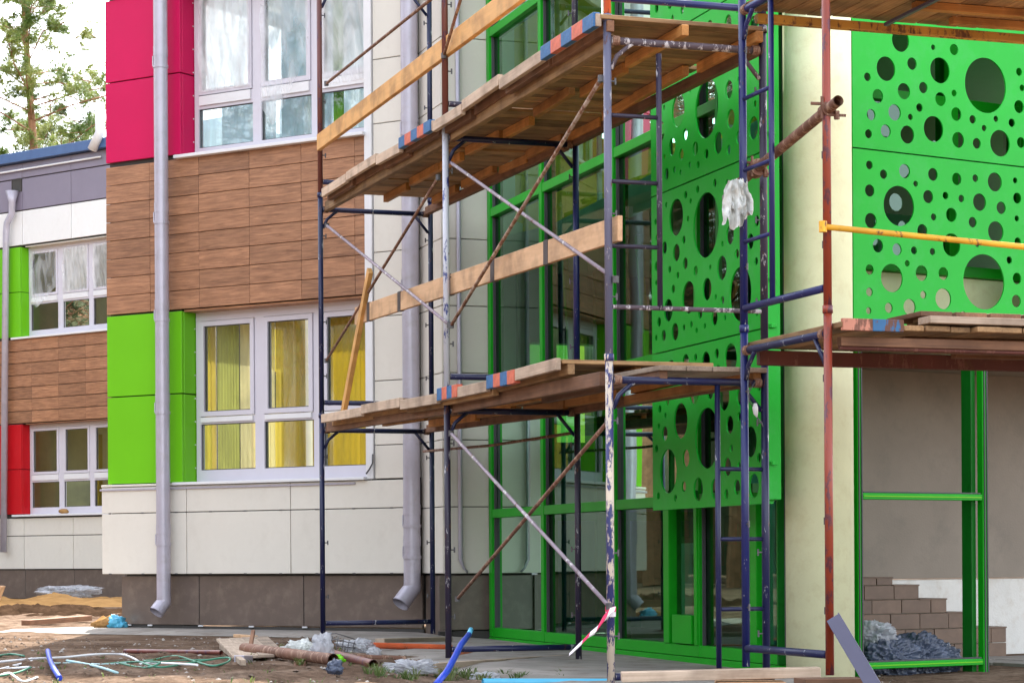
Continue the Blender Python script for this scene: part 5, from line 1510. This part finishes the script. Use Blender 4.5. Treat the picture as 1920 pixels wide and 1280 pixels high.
# ================================================================== PINES
def pine_mesh(seed, H, crown0, rad, ntuft, mats):
    random.seed(seed)
    tr = MB(); cr = MB()
    tp_ = [Vector((.15 * math.sin(k * .9 + seed), .15 * math.cos(k * 1.3 + seed), H * k / 10)) * 1 for k in range(11)]
    tp_[0].x = tp_[0].y = 0
    tr.tube(tp_, [.17 * (1 - .82 * k / 10) + .02 for k in range(11)], 9)
    ends = []
    nb = 84
    for i in range(nb):
        v = (i + random.random()) / nb
        z = crown0 + (H - crown0) * v
        k = z / H * 10; b = tp_[int(k)].lerp(tp_[min(10, int(k) + 1)], k % 1)
        L = rad * (.35 + .9 * math.sin(math.pi * min(1, (.18 + .86 * (1 - v))))) * random.uniform(.6, 1.1)
        a = random.uniform(0, 6.283)
        d = Vector((math.cos(a), math.sin(a), 0))
        pts = [b, b + d * L * .4 + Vector((0, 0, L * random.uniform(-.05, .18))), b + d * L * .75 + Vector((0, 0, L * random.uniform(.0, .3))), b + d * L + Vector((0, 0, L * random.uniform(.1, .45)))]
        tr.tube(pts, [.045 * (1.1 - v), .03 * (1.1 - v), .018, .006], 5)
        for q in range(11):
            s = random.uniform(.12, 1)
            j = min(2, int(s * 3)); c = pts[j].lerp(pts[j + 1], s * 3 - j)
            e = c + Vector((random.gauss(0, .28), random.gauss(0, .28), random.gauss(.08, .16))) * (rad / 2.2)
            tr.tube([c, e], [.012, .004], 3)
            ends.append((c, e))
    per = max(1, ntuft // len(ends))
    for c, e in ends:
        for q in range(per):
            p = c.lerp(e, random.uniform(.35, 1.1)) + Vector((random.gauss(0, .07), random.gauss(0, .07), random.gauss(0, .06)))
            for n_ in range(13):
                d = Vector((random.gauss(0, 1), random.gauss(0, 1), random.gauss(.35, .8))).normalized() * random.uniform(.10, .20)
                s = d.orthogonal().normalized() * .011
                cr.add([p - s, p + s, p + d], [(0, 1, 2)])
    return tr, cr
def mesh_of(mb, name, mat):
    me = bpy.data.meshes.new(name); me.from_pydata(mb.v, [], mb.f); me.materials.append(mat); me.update(); return me
pm = []
for sd_, H, c0, rd, nt_ in ((3, 20.0, 6.5, 3.1, 17000), (8, 15.0, 5.0, 3.0, 11000), (15, 12.5, 3.5, 3.0, 11000)):
    tr, cr = pine_mesh(sd_, H, c0, rd, nt_, None)
    pm.append((mesh_of(tr, 'trunk', M['bark']), mesh_of(cr, 'crown', M['pine1']), mesh_of(cr, 'crown', M['pine2'])))
def pine(i, x, y, rot, s, label, dark=0, z=0):
    t = thing('pine_tree', label, 'tree', (x, y, z), 'pines behind the distant wing')
    mw = Matrix.Translation((x, y, z)) @ Matrix.Rotation(rot, 4, 'Z') @ Matrix.Scale(s, 4)
    put('trunk', pm[i][0], t, mw); put('crown', pm[i][2 if dark else 1], t, mw)
px_ = lambda p, Y: (p - 960) / LENS_PX * Y
pine(0, px_(60, 62), 62, .4, .98, 'tall pine with reddish trunk and open crown, foremost behind the blue roof edge')
pine(1, px_(195, 66), 66, 2, .86, 'dark pine partly hidden by the crimson corner', 1)
pine(2, px_(128, 76), 76, 4, .95, 'bushy low pine just right of the tall trunk')
pine(2, px_(-15, 72), 72, 1, 1.05, 'pine cut by the left edge of the picture', 1)
pine(1, px_(20, 88), 88, 5, 1.0, 'farther pine behind the tall trunk, low on the left')
pine(1, px_(165, 92), 92, 3, 1.0, 'farther pine low beside the crimson corner')
pine(1, px_(105, 69), 69, 1.2, .92, 'bushy pine with low branches right of the tall trunk')
pine(2, px_(90, 98), 98, 2.2, 1.25, 'bushy distant pine right behind the tall trunk')
pine(2, px_(45, 104), 104, .7, 1.3, 'bushy distant pine left of the roof drain', 1)
# wood that the windows mirror
random.seed(5)
import numpy as np
def arr(me):
    v = np.empty(len(me.vertices) * 3, np.float32); me.vertices.foreach_get('co', v)
    return v.reshape(-1, 3)
parts = [(arr(a), [tuple(p.vertices) for p in a.polygons], arr(c), [tuple(p.vertices) for p in c.polygons][::6]) for a, b, c in pm]
V, TF, CF, base = [], [], [], 0
spots_ = [(-33 - 9 * math.sin(k / 23 * 3.14) + random.gauss(0, 3), -30 + 112 * k / 23 + random.gauss(0, 1.5)) for k in range(24)]
spots_ += [(-26 - 26 * random.random(), 46 + 42 * random.random()) for k in range(34)] + [(-30 - 16 * random.random(), -4 + 26 * random.random()) for k in range(14)]
for k, (x, y) in enumerate(spots_):
    tv, tf, cv, cf = parts[k % 3]
    a = random.uniform(0, 6.28); sc_ = random.uniform(.85, 1.25) if k < 24 or k >= 58 else random.uniform(1.15, 1.6)
    rot = np.array(((math.cos(a), -math.sin(a), 0), (math.sin(a), math.cos(a), 0), (0, 0, 1)), np.float32) * sc_
    off = np.array((x, y, 0), np.float32)
    V.append(tv @ rot.T + off)
    TF += [tuple(i + base for i in f) for f in tf]; base += len(tv)
    V.append(cv[np.asarray(cf).ravel()] @ rot.T * np.float32(1) + off)
    n = len(cf); CF.append(np.arange(n * 3).reshape(-1, 3) + base); base += n * 3
me = bpy.data.meshes.new('woodland')
nT = len(TF); allf = TF + np.concatenate(CF).tolist()
me.from_pydata(np.concatenate(V), [], allf)
me.materials.append(M['bark']); me.materials.append(M['pine2'])
mi = np.ones(len(allf), np.int32); mi[:nT] = 0
me.polygons.foreach_set('material_index', mi); me.update()
tag(put('woodland', me, None, Matrix.Identity(4)), kind='stuff')
# unseen dark bank, added to block bright sky in the mirrored wood
mb = MB(); vs = []
pth = [(-20, -80), (-48, -40), (-58, 0), (-60, 40), (-62, 80), (-50, 112), (-20, 130), (20, 140), (60, 150)]
for (x, y) in [((1 - t_) * pth[i][0] + t_ * pth[i + 1][0], (1 - t_) * pth[i][1] + t_ * pth[i + 1][1]) for i in range(len(pth) - 1) for t_ in (0, .17, .33, .5, .67, .83)]:
    h = 14 + 3.5 * noise.noise(Vector((x * .2, y * .2, 3)))
    vs += [(x, y, -.3), (x - 2.5, y + 1, h * .75), (x - 6, y + 2.5, h), (x - 16, y + 6, h)]
n = len(vs) // 4
mb.add(vs, [(i * 4 + k, (i + 1) * 4 + k, (i + 1) * 4 + k + 1, i * 4 + k + 1) for i in range(n - 1) for k in range(3)])
tag(mb.build('hill', M['hillside'], None, True, recalc=False), kind='structure')

# render defaults
scn.render.engine = 'CYCLES'
scn.cycles.max_bounces = 10
scn.cycles.transparent_max_bounces = 16
scn.cycles.caustics_reflective = False
scn.cycles.caustics_refractive = False
